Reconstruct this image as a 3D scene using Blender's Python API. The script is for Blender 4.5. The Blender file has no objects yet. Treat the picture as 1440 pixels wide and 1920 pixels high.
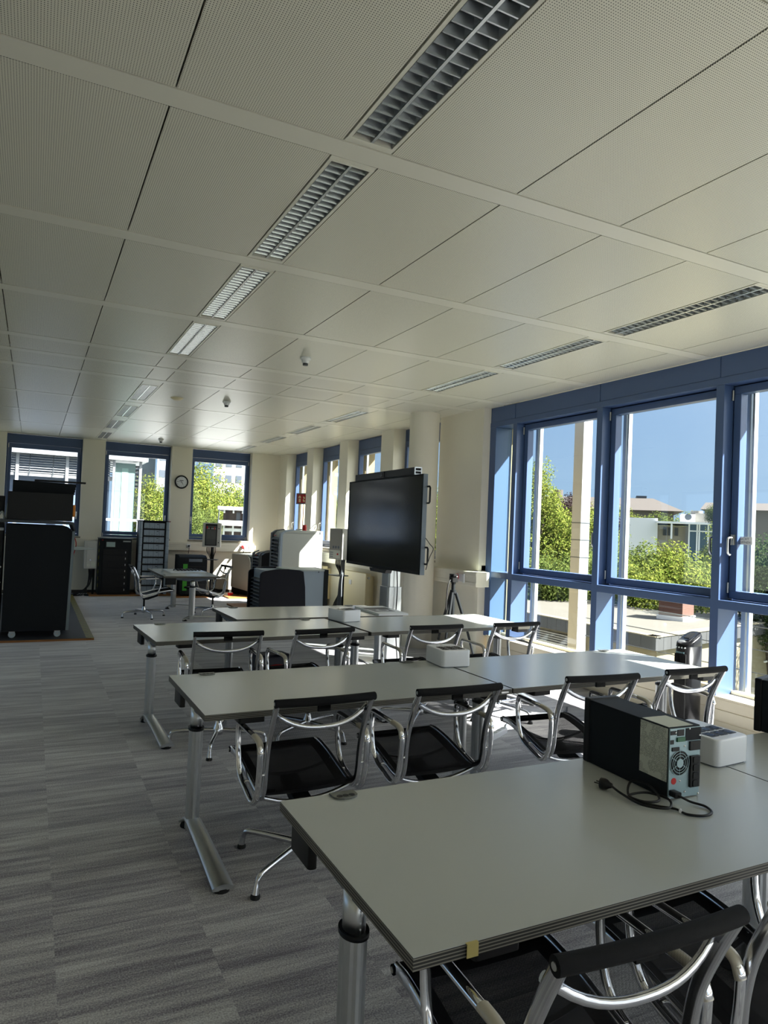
CAM_R= (0.89242518, -0.44931031, 0.04120122)
CAM_U= (-0.04731157, -0.0023749, 0.99887736)
CAM_F= (0.44870805, 0.8933726, 0.023377)
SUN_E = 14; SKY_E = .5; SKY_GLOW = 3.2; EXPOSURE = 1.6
import bpy, bmesh, math, random
from mathutils import Vector, Matrix
random.seed(7)
scene = bpy.context.scene
COL = scene.collection
PI = math.pi
R = math.radians

# ------------------------------------------------------------------ helpers
def cm(points, n=6, closed=False):
    """Catmull-Rom through points"""
    P = [Vector(p) for p in points]
    out = []
    N = len(P)
    segs = N if closed else N-1
    for i in range(segs):
        p0 = P[(i-1) % N] if (closed or i > 0) else P[0]*2-P[1]
        p1 = P[i]; p2 = P[(i+1) % N]
        p3 = P[(i+2) % N] if (closed or i+2 < N) else P[-1]*2-P[-2]
        for k in range(n):
            t = k/n
            out.append(0.5*((2*p1)+(p2-p0)*t+(2*p0-5*p1+4*p2-p3)*t*t+(3*p1-p0-3*p2+p3)*t**3))
    if not closed: out.append(P[-1])
    return out

class MB:
    def __init__(s):
        s.v = []; s.f = []; s.m = []; s.sm = []; s.mi = 0
    def add(s, vs, fs, smooth=False, M=None):
        b = len(s.v)
        for p in vs:
            p = Vector(p)
            if M is not None: p = M @ p
            s.v.append(p)
        for f in fs:
            s.f.append([b+i for i in f]); s.m.append(s.mi); s.sm.append(smooth)
        return s
    def slot(s, i): s.mi = i; return s
    def box(s, x0, x1, y0, y1, z0, z1, M=None):
        vs = [(x0,y0,z0),(x1,y0,z0),(x1,y1,z0),(x0,y1,z0),(x0,y0,z1),(x1,y0,z1),(x1,y1,z1),(x0,y1,z1)]
        return s.add(vs, [(0,3,2,1),(4,5,6,7),(0,1,5,4),(1,2,6,5),(2,3,7,6),(3,0,4,7)], False, M)
    def rbox(s, x0, x1, y0, y1, z0, z1, r=.01, n=4, ch=0, M=None):
        """vertical-edge rounded box with optional chamfered top"""
        pts = []
        for cx, cy, a0 in ((x1-r,y1-r,0),(x0+r,y1-r,90),(x0+r,y0+r,180),(x1-r,y0+r,270)):
            for k in range(n+1):
                a = R(a0+90*k/n); pts.append((cx+r*math.cos(a), cy+r*math.sin(a)))
        N = len(pts); cx = (x0+x1)/2; cy = (y0+y1)/2
        rings = [(z0,0)]
        if ch:
            for k in range(4):
                a = k*PI/6; rings.append((z1-ch+ch*math.sin(a), ch*(1-math.cos(a))))
        else: rings.append((z1,0))
        vs = []
        hx = (x1-x0)/2; hy = (y1-y0)/2
        for z, ins in rings:
            for (px, py) in pts:
                vs.append((cx+(px-cx)*(hx-ins)/hx, cy+(py-cy)*(hy-ins)/hy, z))
        fs = []
        for k in range(len(rings)-1):
            for i in range(N):
                j = (i+1) % N
                fs.append((k*N+i, k*N+j, (k+1)*N+j, (k+1)*N+i))
        s.add(vs, fs, True, M)
        T = (len(rings)-1)*N
        s.add([vs[T+i] for i in range(N)], [tuple(range(N))], False, M)
        s.add([vs[i] for i in range(N)], [tuple(reversed(range(N)))], False, M)
        return s
    def prism(s, pts, axis, a, b, smooth=False, M=None):
        """extrude 2D polygon pts along axis ('x','y','z') from a to b"""
        def mk(p, t):
            if axis == 'x': return (t, p[0], p[1])
            if axis == 'y': return (p[0], t, p[1])
            return (p[0], p[1], t)
        N = len(pts)
        vs = [mk(p, a) for p in pts]+[mk(p, b) for p in pts]
        b = len(s.v)
        s.add(vs, [(i, (i+1) % N, N+(i+1) % N, N+i) for i in range(N)], smooth, M)
        for f in (tuple(reversed(range(N))), tuple(range(N,2*N))):
            s.f.append([b+i for i in f]); s.m.append(s.mi); s.sm.append(False)
        return s
    def cyl(s, p0, p1, r0, r1=None, n=16, caps=True, smooth=True, M=None):
        if r1 is None: r1 = r0
        p0 = Vector(p0); p1 = Vector(p1)
        d = (p1-p0).normalized()
        a = d.orthogonal().normalized(); b = d.cross(a)
        vs = []
        for p, r in ((p0,r0),(p1,r1)):
            for k in range(n):
                t = 2*PI*k/n
                vs.append(p+a*(r*math.cos(t))+b*(r*math.sin(t)))
        s.add(vs, [(i,(i+1)%n,n+(i+1)%n,n+i) for i in range(n)], smooth, M)
        if caps:
            s.add(vs[:n], [tuple(reversed(range(n)))], False, M)
            s.add(vs[n:], [tuple(range(n))], False, M)
        return s
    def tube(s, path, r, n=8, closed=False, caps=True, M=None, side=None, w=None):
        """sweep a round (or elliptic: r along normal, w along side) section"""
        P = [Vector(p) for p in path]; N = len(P)
        vs = []; prev = None
        for i in range(N):
            if closed: t = (P[(i+1)%N]-P[(i-1)%N])
            else: t = P[min(i+1,N-1)]-P[max(i-1,0)]
            t.normalize()
            if side is not None:
                a = Vector(side); a = (a-t*a.dot(t)).normalized()
            elif prev is None: a = t.orthogonal().normalized()
            else: a = (prev-t*prev.dot(t)).normalized()
            prev = a; b = t.cross(a)
            ri = r[i] if isinstance(r, (list,tuple)) else r
            wi = w if w is not None else ri
            for k in range(n):
                q = 2*PI*k/n
                vs.append(P[i]+a*(wi*math.cos(q))+b*(ri*math.sin(q)))
        fs = []
        for i in range(N if closed else N-1):
            j = (i+1) % N
            for k in range(n):
                l = (k+1) % n
                fs.append((i*n+k, i*n+l, j*n+l, j*n+k))
        s.add(vs, fs, True, M)
        if caps and not closed:
            s.add(vs[:n], [tuple(reversed(range(n)))], False, M)
            s.add(vs[-n:], [tuple(range(n))], False, M)
        return s
    def lathe(s, prof, n=24, c=(0,0,0), smooth=True, M=None):
        vs = []
        for r, z in prof:
            for k in range(n):
                t = 2*PI*k/n
                vs.append((c[0]+r*math.cos(t), c[1]+r*math.sin(t), c[2]+z))
        fs = []
        for i in range(len(prof)-1):
            for k in range(n):
                l = (k+1) % n
                fs.append((i*n+k, i*n+l, (i+1)*n+l, (i+1)*n+k))
        s.add(vs, fs, smooth, M)
        s.add(vs[:n], [tuple(reversed(range(n)))], False, M)
        s.add(vs[-n:], [tuple(range(n))], False, M)
        return s
    def text(s, body, size, M, depth=0.0, align='CENTER'):
        cu = bpy.data.curves.new('t', 'FONT'); cu.body = body; cu.size = size
        cu.align_x = align; cu.align_y = 'CENTER'; cu.extrude = depth; cu.resolution_u = 2
        o = bpy.data.objects.new('t', cu); COL.objects.link(o)
        dg = bpy.context.evaluated_depsgraph_get()
        me = bpy.data.meshes.new_from_object(o.evaluated_get(dg))
        s.add([v.co.copy() for v in me.vertices], [tuple(p.vertices) for p in me.polygons], False, M)
        bpy.data.objects.remove(o); bpy.data.curves.remove(cu); bpy.data.meshes.remove(me)
        return s
    def build(s, name, mats, parent=None, loc=None, rotz=0, bevel=0, seg=2):
        me = bpy.data.meshes.new(name)
        me.from_pydata([tuple(p) for p in s.v], [], s.f)
        if not isinstance(mats, (list,tuple)): mats = [mats]
        for m in mats: me.materials.append(m)
        me.polygons.foreach_set('material_index', s.m)
        me.polygons.foreach_set('use_smooth', s.sm)
        me.update()
        o = bpy.data.objects.new(name, me); COL.objects.link(o)
        if parent is not None: o.parent = parent
        if loc is not None: o.location = loc
        if rotz: o.rotation_euler = (0,0,rotz)
        if bevel:
            b = o.modifiers.new('edge', 'BEVEL'); b.width = bevel; b.segments = seg
            b.limit_method = 'ANGLE'; b.angle_limit = R(40)
        return o

def tag(o, label, cat, group=None, kind=None):
    o['label'] = label; o['category'] = cat
    if group: o['group'] = group
    if kind: o['kind'] = kind
    return o
def thing(name, label, cat, loc=(0,0,0), rotz=0, group=None, kind=None):
    o = bpy.data.objects.new(name, None); COL.objects.link(o)
    o.location = loc; o.rotation_euler = (0,0,rotz); o.empty_display_size = .1
    return tag(o, label, cat, group, kind)
def struct(o, label, cat): return tag(o, label, cat, None, 'structure')
def dup(root, loc, rotz=None, label=None):
    r = root.copy(); COL.objects.link(r); r.location = loc
    if rotz is not None: r.rotation_euler = (0,0,rotz)
    if label: r['label'] = label
    for ch in list(root.children):
        c = ch.copy(); COL.objects.link(c); c.parent = r
        for g in list(ch.children):
            d = g.copy(); COL.objects.link(d); d.parent = c
    return r

# ------------------------------------------------------------------ materials
def newmat(name):
    m = bpy.data.materials.new(name); m.use_nodes = True
    nt = m.node_tree; nt.nodes.clear()
    out = nt.nodes.new('ShaderNodeOutputMaterial')
    return m, nt, out
def srgb(r, g, b):
    f = lambda c: (c/255/12.92) if c/255 <= .04045 else ((c/255+.055)/1.055)**2.4
    return (f(r), f(g), f(b), 1)
def pbsdf(nt, col, rough=.5, metal=0, spec=.5, coat=0):
    b = nt.nodes.new('ShaderNodeBsdfPrincipled')
    b.inputs['Base Color'].default_value = col
    b.inputs['Roughness'].default_value = rough
    b.inputs['Metallic'].default_value = metal
    b.inputs['Specular IOR Level'].default_value = spec
    b.inputs['Coat Weight'].default_value = coat
    return b
def mat(name, col, rough=.5, metal=0, spec=.5, noise=0, nscale=40, bump=0, coat=0):
    if len(col) == 3: col = (*col, 1)
    m, nt, out = newmat(name)
    b = pbsdf(nt, col, rough, metal, spec, coat)
    nt.links.new(b.outputs[0], out.inputs[0])
    if noise or bump:
        tc = nt.nodes.new('ShaderNodeTexCoord')
        n = nt.nodes.new('ShaderNodeTexNoise'); n.inputs['Scale'].default_value = nscale; n.inputs['Detail'].default_value = 4
        nt.links.new(tc.outputs['Object'], n.inputs['Vector'])
        if noise:
            mx = nt.nodes.new('ShaderNodeMix'); mx.data_type = 'RGBA'
            mx.inputs['A'].default_value = tuple(c*(1-noise) for c in col[:3])+(1,)
            mx.inputs['B'].default_value = tuple(min(1,c*(1+noise)) for c in col[:3])+(1,)
            nt.links.new(n.outputs['Fac'], mx.inputs['Factor']); nt.links.new(mx.outputs['Result'], b.inputs['Base Color'])
        if bump:
            bp = nt.nodes.new('ShaderNodeBump'); bp.inputs['Strength'].default_value = bump; bp.inputs['Distance'].default_value = .002
            nt.links.new(n.outputs['Fac'], bp.inputs['Height']); nt.links.new(bp.outputs[0], b.inputs['Normal'])
    return m
def math_node(nt, op, a, b=None, c=None):
    n = nt.nodes.new('ShaderNodeMath'); n.operation = op
    for i, v in enumerate((a, b, c)):
        if v is None: continue
        if isinstance(v, (int, float)): n.inputs[i].default_value = v
        else: nt.links.new(v, n.inputs[i])
    return n.outputs[0]
def glassmat(name, tint=(.93,.97,.96), refl=.06):
    m, nt, out = newmat(name)
    t = nt.nodes.new('ShaderNodeBsdfTransparent'); t.inputs[0].default_value = (*tint, 1)
    g = nt.nodes.new('ShaderNodeBsdfGlossy'); g.inputs['Roughness'].default_value = .0
    g.inputs[0].default_value = (.9,.95,1,1)
    lw = nt.nodes.new('ShaderNodeLayerWeight'); lw.inputs[0].default_value = .5
    fr = math_node(nt, 'MULTIPLY_ADD', math_node(nt, 'POWER', lw.outputs['Facing'], 5), .9, .035)
    mx = nt.nodes.new('ShaderNodeMixShader')
    nt.links.new(fr, mx.inputs[0]); nt.links.new(t.outputs[0], mx.inputs[1]); nt.links.new(g.outputs[0], mx.inputs[2])
    nt.links.new(mx.outputs[0], out.inputs[0])
    return m

WHITE = mat('white_paint', srgb(228,223,209), .6, 0, .3, noise=.03, nscale=3)
CREAMW = mat('cream_radiator_paint', srgb(228,216,180), .45)
BASEB = mat('dark_skirting', srgb(48,40,34), .5)
BLUE = mat('blue_window_paint', srgb(68,90,130), .38, 0, .5)
BLUE_D = mat('blue_frame_paint', srgb(64,85,124), .4, 0, .5)
GASKET = mat('black_gasket', (.012,.012,.014), .6)
STEEL = mat('brushed_steel', (.62,.62,.60), .3, 1)
ALU = mat('silver_aluminium', (.55,.57,.58), .36, 1, noise=.06, nscale=30)
ALU_L = mat('light_aluminium', (.75,.77,.78), .32, 1)
CHROME = mat('polished_chrome', (.82,.83,.85), .07, 1)
LOUVRE = mat('mirror_louvre', (.50,.52,.53), .27, 1)
CHROME2 = mat('polished_cast_aluminium', (.68,.69,.72), .16, 1)
BLACK = mat('black_plastic', (.006,.006,.0065), .45, 0, .3)
BLACKM = mat('black_powder_coat', (.006,.008,.010), .6, 0, .22, noise=.15, nscale=200)
BLACKG = mat('black_gloss', (.005,.005,.006), .2, 0, .28)
RUBBER = mat('rubber', (.01,.01,.01), .8)
DGREY = mat('dark_grey_metal', srgb(58,64,70), .5)
SLATE = mat('slate_grey_metal', srgb(96,106,118), .5)
LGREY = mat('light_grey_metal', srgb(186,194,190), .5)
LBLUEG = mat('blue_grey_metal', srgb(150,164,178), .42)
GREYBOX = mat('grey_box_plastic', srgb(196,196,190), .5)
WHITEP = mat('white_plastic', srgb(226,228,232), .3, coat=.2)
RED = mat('red_plastic', srgb(190,24,22), .35)
REDSIGN = mat('red_sign', srgb(170,14,20), .4)
ORANGE = mat('orange_plastic', srgb(235,140,20), .4)
GREEN = mat('green_sticker', srgb(60,150,40), .5)
LGREEN = mat('pale_lettering', srgb(190,230,170), .5)
GREENC = mat('green_connector', srgb(16,90,52), .4)
PAPER = mat('white_paper', srgb(225,225,220), .8)
LABELP = mat('label_paper', srgb(205,208,196), .7)
INK = mat('dark_ink', (.02,.02,.025), .7)
WOODPAD = mat('plywood_pad', srgb(150,100,50), .6, noise=.25, nscale=12)
MATBLK = mat('anthracite_floor_mat', srgb(48,50,58), .65)
SCREEN = mat('dark_screen_glass', (.006,.008,.009), .13, 0, .22)
LCD = mat('grey_lcd', srgb(150,170,165), .25)
UPSPANEL = mat('galvanised_panel', srgb(150,172,178), .45, .35)
CLOCKF = mat('clock_face', srgb(215,218,222), .4)
CARD = mat('picture_card', srgb(225,228,228), .45)
TAPE = mat('masking_tape', srgb(190,175,110), .7)
CLEARW = mat('white_caster_wheel', srgb(190,205,210), .3)

# tabletop
def table_top_mat():
    m, nt, out = newmat('greige_laminate')
    b = pbsdf(nt, srgb(180,184,181), .24, 0, .5)
    tc = nt.nodes.new('ShaderNodeTexCoord'); n = nt.nodes.new('ShaderNodeTexNoise'); n.inputs['Scale'].default_value = 900
    nt.links.new(tc.outputs['Object'], n.inputs['Vector'])
    bp = nt.nodes.new('ShaderNodeBump'); bp.inputs['Strength'].default_value = .12; bp.inputs['Distance'].default_value = .0006
    nt.links.new(n.outputs['Fac'], bp.inputs['Height']); nt.links.new(bp.outputs[0], b.inputs['Normal'])
    nt.links.new(b.outputs[0], out.inputs[0]); return m
TOP = table_top_mat()
def edge_mat():
    m, nt, out = newmat('layered_edge')
    b = pbsdf(nt, srgb(90,88,80), .5)
    tc = nt.nodes.new('ShaderNodeTexCoord'); sx = nt.nodes.new('ShaderNodeSeparateXYZ')
    nt.links.new(tc.outputs['Object'], sx.inputs[0])
    z = math_node(nt, 'MULTIPLY_ADD', sx.outputs[2], 1/.0078, -.73/.0078+.45)
    fr = math_node(nt, 'FRACT', z)
    g = math_node(nt, 'GREATER_THAN', fr, .62)
    mx = nt.nodes.new('ShaderNodeMix'); mx.data_type = 'RGBA'
    mx.inputs['A'].default_value = srgb(34,33,30); mx.inputs['B'].default_value = srgb(128,125,114)
    nt.links.new(g, mx.inputs['Factor']); nt.links.new(mx.outputs['Result'], b.inputs['Base Color'])
    nt.links.new(b.outputs[0], out.inputs[0]); return m
EDGE = edge_mat()

# carpet
def carpet_mat():
    m, nt, out = newmat('streaked_grey_carpet_tiles')
    b = pbsdf(nt, (.2,.2,.2,1), .72, 0, .35)
    b.inputs['Sheen Weight'].default_value = .55; b.inputs['Sheen Roughness'].default_value = .4
    tc = nt.nodes.new('ShaderNodeTexCoord'); sx = nt.nodes.new('ShaderNodeSeparateXYZ')
    nt.links.new(tc.outputs['Object'], sx.inputs[0])
    X, Y = sx.outputs[0], sx.outputs[1]
    tx = math_node(nt, 'FLOOR', math_node(nt, 'DIVIDE', math_node(nt, 'SUBTRACT', X, .15), .54))
    odd = math_node(nt, 'MULTIPLY', math_node(nt, 'MODULO', math_node(nt, 'ABSOLUTE', tx), 2), .5)
    ty = math_node(nt, 'FLOOR', math_node(nt, 'ADD', math_node(nt, 'DIVIDE', Y, .5), odd))
    cmb = nt.nodes.new('ShaderNodeCombineXYZ'); nt.links.new(tx, cmb.inputs[0]); nt.links.new(ty, cmb.inputs[1])
    wn = nt.nodes.new('ShaderNodeTexWhiteNoise'); wn.noise_dimensions = '2D'; nt.links.new(cmb.outputs[0], wn.inputs['Vector'])
    def streak(sxm, sym, off, det, rough):
        c = nt.nodes.new('ShaderNodeCombineXYZ')
        sh = math_node(nt, 'MULTIPLY', wn.outputs['Value'], off)
        nt.links.new(math_node(nt, 'MULTIPLY_ADD', X, sxm, sh), c.inputs[0])
        nt.links.new(math_node(nt, 'MULTIPLY_ADD', Y, sym, sh), c.inputs[1])
        n = nt.nodes.new('ShaderNodeTexNoise'); n.inputs['Scale'].default_value = 1; n.inputs['Detail'].default_value = det
        n.inputs['Roughness'].default_value = rough
        nt.links.new(c.outputs[0], n.inputs['Vector']); return n.outputs['Fac']
    a = streak(.9, 9, 37, 5, .62)
    c2 = streak(2.4, 34, 71, 4, .6)
    fine = streak(160, 160, 0, 2, .5)
    v = math_node(nt, 'ADD', math_node(nt, 'MULTIPLY', a, .62), math_node(nt, 'MULTIPLY', c2, .38))
    v = math_node(nt, 'ADD', v, math_node(nt, 'MULTIPLY', math_node(nt, 'SUBTRACT', wn.outputs['Value'], .5), .05))
    v = math_node(nt, 'ADD', v, math_node(nt, 'MULTIPLY', math_node(nt, 'SUBTRACT', fine, .5), .55))
    cr = nt.nodes.new('ShaderNodeValToRGB')
    el = cr.color_ramp.elements
    el[0].position = .33; el[0].color = srgb(108,103,113)
    el[1].position = .68; el[1].color = srgb(220,221,221)
    e = el.new(.46); e.color = srgb(155,152,159)
    e = el.new(.55); e.color = srgb(188,187,188)
    nt.links.new(v, cr.inputs[0]); nt.links.new(cr.outputs[0], b.inputs['Base Color'])
    bp = nt.nodes.new('ShaderNodeBump'); bp.inputs['Strength'].default_value = .5; bp.inputs['Distance'].default_value = .003
    nt.links.new(fine, bp.inputs['Height']); nt.links.new(bp.outputs[0], b.inputs['Normal'])
    nt.links.new(b.outputs[0], out.inputs[0]); return m
CARPET = carpet_mat()

# ceiling
def perforated_mat():
    m, nt, out = newmat('perforated_ceiling_panel')
    b = pbsdf(nt, srgb(214,213,200), .36, 0, .42)
    tc = nt.nodes.new('ShaderNodeTexCoord'); sx = nt.nodes.new('ShaderNodeSeparateXYZ')
    nt.links.new(tc.outputs['Object'], sx.inputs[0])
    p = .0098
    fx = math_node(nt, 'SUBTRACT', math_node(nt, 'FRACT', math_node(nt, 'DIVIDE', sx.outputs[0], p)), .5)
    fy = math_node(nt, 'SUBTRACT', math_node(nt, 'FRACT', math_node(nt, 'DIVIDE', sx.outputs[1], p)), .5)
    d = math_node(nt, 'SQRT', math_node(nt, 'ADD', math_node(nt, 'MULTIPLY', fx, fx), math_node(nt, 'MULTIPLY', fy, fy)))
    h = math_node(nt, 'LESS_THAN', d, .2)
    mx = nt.nodes.new('ShaderNodeMix'); mx.data_type = 'RGBA'
    mx.inputs['A'].default_value = srgb(215,213,199); mx.inputs['B'].default_value = srgb(40,40,36)
    nt.links.new(h, mx.inputs['Factor']); nt.links.new(mx.outputs['Result'], b.inputs['Base Color'])
    nt.links.new(b.outputs[0], out.inputs[0]); return m
PERF = perforated_mat()
CEILP = mat('plain_ceiling_metal', srgb(215,213,201), .36, 0, .42)
CEILD = mat('ceiling_void', (.02,.02,.018), .8)

# chair mesh fabric: fine net, open weave on the back, tighter on the seat
def net_mat(name, open_):
    m, nt, out = newmat(name)
    b = pbsdf(nt, (.004,.004,.0045,1), .6, 0, .15)
    t = nt.nodes.new('ShaderNodeBsdfTransparent')
    tc = nt.nodes.new('ShaderNodeTexCoord')
    sx = nt.nodes.new('ShaderNodeSeparateXYZ'); nt.links.new(tc.outputs['Object'], sx.inputs[0])
    p = .009
    w = math_node(nt, 'SINE', math_node(nt, 'MULTIPLY', sx.outputs[0], 6.2832/p))
    yz = math_node(nt, 'ADD', sx.outputs[1], sx.outputs[2])
    w2 = math_node(nt, 'SINE', math_node(nt, 'MULTIPLY', yz, 6.2832/p))
    f = math_node(nt, 'MULTIPLY_ADD', math_node(nt, 'MULTIPLY', w, w2), .16*open_, open_)
    mx = nt.nodes.new('ShaderNodeMixShader')
    nt.links.new(f, mx.inputs[0]); nt.links.new(b.outputs[0], mx.inputs[1]); nt.links.new(t.outputs[0], mx.inputs[2])
    nt.links.new(mx.outputs[0], out.inputs[0]); return m
NET = net_mat('black_seat_net', .10)
NETB = net_mat('black_back_net', .5)
CLOTH = mat('black_woven_cloth', (.004,.004,.0045), .75, 0, .2, bump=.6, nscale=900)

def hazard_mat():
    m, nt, out = newmat('hazard_tape')
    b = pbsdf(nt, (.3,.3,.05,1), .5)
    tc = nt.nodes.new('ShaderNodeTexCoord'); sx = nt.nodes.new('ShaderNodeSeparateXYZ')
    nt.links.new(tc.outputs['Object'], sx.inputs[0])
    s = math_node(nt, 'ADD', math_node(nt, 'ADD', sx.outputs[0], sx.outputs[1]), sx.outputs[2])
    f = math_node(nt, 'GREATER_THAN', math_node(nt, 'FRACT', math_node(nt, 'MULTIPLY', s, 7)), .5)
    mx = nt.nodes.new('ShaderNodeMix'); mx.data_type = 'RGBA'
    mx.inputs['A'].default_value = srgb(30,30,24); mx.inputs['B'].default_value = srgb(150,140,30)
    nt.links.new(f, mx.inputs['Factor']); nt.links.new(mx.outputs['Result'], b.inputs['Base Color'])
    nt.links.new(b.outputs[0], out.inputs[0]); return m
HAZ = hazard_mat()
def textlines_mat():
    m, nt, out = newmat('printed_label')
    b = pbsdf(nt, srgb(200,204,192), .6)
    tc = nt.nodes.new('ShaderNodeTexCoord'); sx = nt.nodes.new('ShaderNodeSeparateXYZ')
    nt.links.new(tc.outputs['Object'], sx.inputs[0])
    z = math_node(nt, 'MULTIPLY', sx.outputs[2], 260)
    row = math_node(nt, 'GREATER_THAN', math_node(nt, 'FRACT', z), .5)
    wn = nt.nodes.new('ShaderNodeTexNoise'); wn.inputs['Scale'].default_value = 260; wn.inputs['Detail'].default_value = 1
    nt.links.new(tc.outputs['Object'], wn.inputs['Vector'])
    g = math_node(nt, 'GREATER_THAN', wn.outputs['Fac'], .45)
    nb = nt.nodes.new('ShaderNodeTexNoise'); nb.inputs['Scale'].default_value = 22
    nt.links.new(tc.outputs['Object'], nb.inputs['Vector'])
    g2 = math_node(nt, 'GREATER_THAN', nb.outputs['Fac'], .44)
    f = math_node(nt, 'MULTIPLY', math_node(nt, 'MULTIPLY', row, g), math_node(nt, 'MULTIPLY', g2, .65))
    mx = nt.nodes.new('ShaderNodeMix'); mx.data_type = 'RGBA'
    mx.inputs['A'].default_value = srgb(200,204,192); mx.inputs['B'].default_value = srgb(50,52,50)
    nt.links.new(f, mx.inputs['Factor']); nt.links.new(mx.outputs['Result'], b.inputs['Base Color'])
    nt.links.new(b.outputs[0], out.inputs[0]); return m
PRINT = textlines_mat()
GLASS = glassmat('window_glass', (.95,.97,.97))
GLASS2 = glassmat('side_pane_glass', (.86,.93,.91))
# ------------------------------------------------------------------ room shell
H = 3.28
fl_ = MB(); fl_.box(-5.2, 5.42, -5.0, 16.2, -.12, 0)
struct(fl_.build('floor', CARPET), 'streaked grey carpet tile floor of the office', 'floor')
ground = MB(); ground.box(-250, 300, -150, 300, -7.2, -7)
struct(ground.build('ground', mat('grey_green_ground', srgb(100,104,92), .9, noise=.3, nscale=.3)), 'green ground far below outside the building', 'ground')

# ceiling
xs_pairs = []
x = -.2785
while x > -5.0:
    xs_pairs.append((x-.6885, x)); x -= .6885
xs_pairs.reverse()
xs_pairs += [(-.2785,.4095),(.4095,1.105),(1.105,1.335),(1.335,2.019),(2.019,2.694),(2.694,3.36),(3.36,4.013),(4.013,4.243),(4.243,4.93),(4.93,5.36)]
bars = [(-4.72,-4.59),(-3.23,-3.10),(-1.74,-1.61),(-.25,-.12),(1.24,1.37),(2.733,2.864),(4.239,4.371),(5.711,5.848),(7.172,7.312),(7.837,7.971),(8.585,8.75),(10.47,10.60),(12.28,12.40),(14.05,14.17)]
bays = [(bars[i][1], bars[i+1][0]) for i in range(len(bars)-1)]+[(14.17,16.12)]
STR = ((1.105,1.335),(4.013,4.243))
def lit(b):
    return not (7.3 < b[0] < 8.5)
def light_span(b, strip):
    if b[0] > 8.6: return ((b[0]+b[1])/2-.62, (b[0]+b[1])/2+.62)
    return (b[0]+.03, b[1]-.03)
ce = MB(); g = .0038
for b in bays:
    for (a, c) in xs_pairs:
        if (a, c) in STR and lit(b):
            s0, s1 = light_span(b, a)
            ce.slot(1)
            for (u, v) in ((b[0]+g, s0), (s1, b[1]-g)):
                if v-u > .012: ce.box(a+g, c-g, u, v, H, H+.02)
            continue
        blank = (a, c) in STR
        ce.slot(1 if blank else 0)
        ce.box(a+g, c-g, b[0]+g, b[1]-g, H, H+.02)
ce.slot(1)
for (a, c) in bars: ce.box(-5.2, 5.355, a+g, c-g, H-.002, H+.03)
ce.slot(2); ce.box(-5.2, 5.36, -5, 16.13, H+.11, H+.13)
ceil = struct(ce.build('ceiling', [PERF, CEILP, CEILD]), 'suspended ceiling of perforated metal panels and plain bars', 'ceiling')
rf = MB(); rf.box(-5.4, 6.25, -5.4, 16.75, 3.47, 3.75)  # unseen slab added against light leaks; its eave is placed to limit the sun
struct(rf.build('trim_1', mat('roof_slab_concrete', srgb(150,148,142), .8)), 'unseen flat roof slab added above the office ceiling to block light', 'roof slab')

# louvred ceiling lights
def make_light(L, fine=True):
    t = thing('ceiling_light', 'x', 'ceiling light', (0,0,0), 0, 'recessed louvre lights in the ceiling strips')
    w = .115-.004
    f = MB()
    f.box(-w, -w+.016, -L/2, L/2, -.003, .03); f.box(w-.016, w, -L/2, L/2, -.003, .03)
    f.box(-w+.016, w-.016, -L/2, -L/2+.016, -.003, .03); f.box(-w+.016, w-.016, L/2-.016, L/2, -.003, .03)
    f.build('frame', CEILP, t)
    r_ = MB(); iw = w-.016
    r_.prism([(-.006,-.002),(.006,-.002),(.003,.05),(-.003,.05)], 'y', -L/2+.016, L/2-.016)
    r_.build('centre_rib', ALU_L, t)
    for sx in (-1, 1):
        q = MB()
        # curved reflector trough
        cx = sx*(iw/2+.002); hw = iw/2-.006
        prof = [(cx-hw*math.cos(k*PI/8), .0+.085*math.sin(k*PI/8)) for k in range(9)]
        vs = [(p[0], -L/2+.016, p[1]) for p in prof]+[(p[0], L/2-.016, p[1]) for p in prof]
        q.add(vs, [(i, i+1, 10+i, 9+i) for i in range(8)], True)
        q.build('reflector', LOUVRE, t)
        n = int((L-.04)/.056)
        lv = MB()
        for i in range(n):
            y = -L/2+.03+(i+.5)*(L-.06)/n
            b0 = len(lv.v); xa_, xb_ = cx-hw*.98, cx+hw*.98
            lv.prism([(y-.003,-.001),(y+.003,-.001),(y+.012,.034),(y-.012,.034)], 'x', xa_, xb_)
            if i:      # thin rail joins each blade to the one before, so the louvre is one piece
                kA = len(lv.v); yp = y-(L-.06)/n
                lv.v += [Vector((xa_+.003,yp+.012,.034)), Vector((xa_+.003,y-.012,.034))]
                lv.f.append([prev_b+2, b0+3, kA+1, kA]); lv.m.append(lv.mi); lv.sm.append(False)
            prev_b = b0
        o = lv.build('louvre', LOUVRE, t)
        tb = MB(); tb.cyl((cx,-L/2+.03,.058), (cx,L/2-.03,.058), .013, n=10)
        tb.build('tube_lamp', mat_tube, t)
    return t
mat_tube = mat('unlit_fluorescent_tube', srgb(215,215,210), .35)
protoL = {}
nth = ['first','second','third','fourth','fifth','sixth','seventh','eighth','ninth','tenth','eleventh','twelfth']
for si, (a, c) in enumerate(STR):
    k = 0
    for b in bays:
        if not lit(b) or b[1] < 1.0: continue
        s0, s1 = light_span(b, a); L = round(s1-s0, 3)
        row = 'long middle row of ceiling lights' if si == 0 else 'ceiling light row along the windows'
        lab = 'silver louvred light, %s from the camera in the %s' % (nth[k], row)
        k += 1
        if L not in protoL:
            protoL[L] = make_light(L); o = protoL[L]
            o.location = ((a+c)/2, (s0+s1)/2, H); o['label'] = lab
        else: dup(protoL[L], ((a+c)/2, (s0+s1)/2, H), 0, lab)

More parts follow.
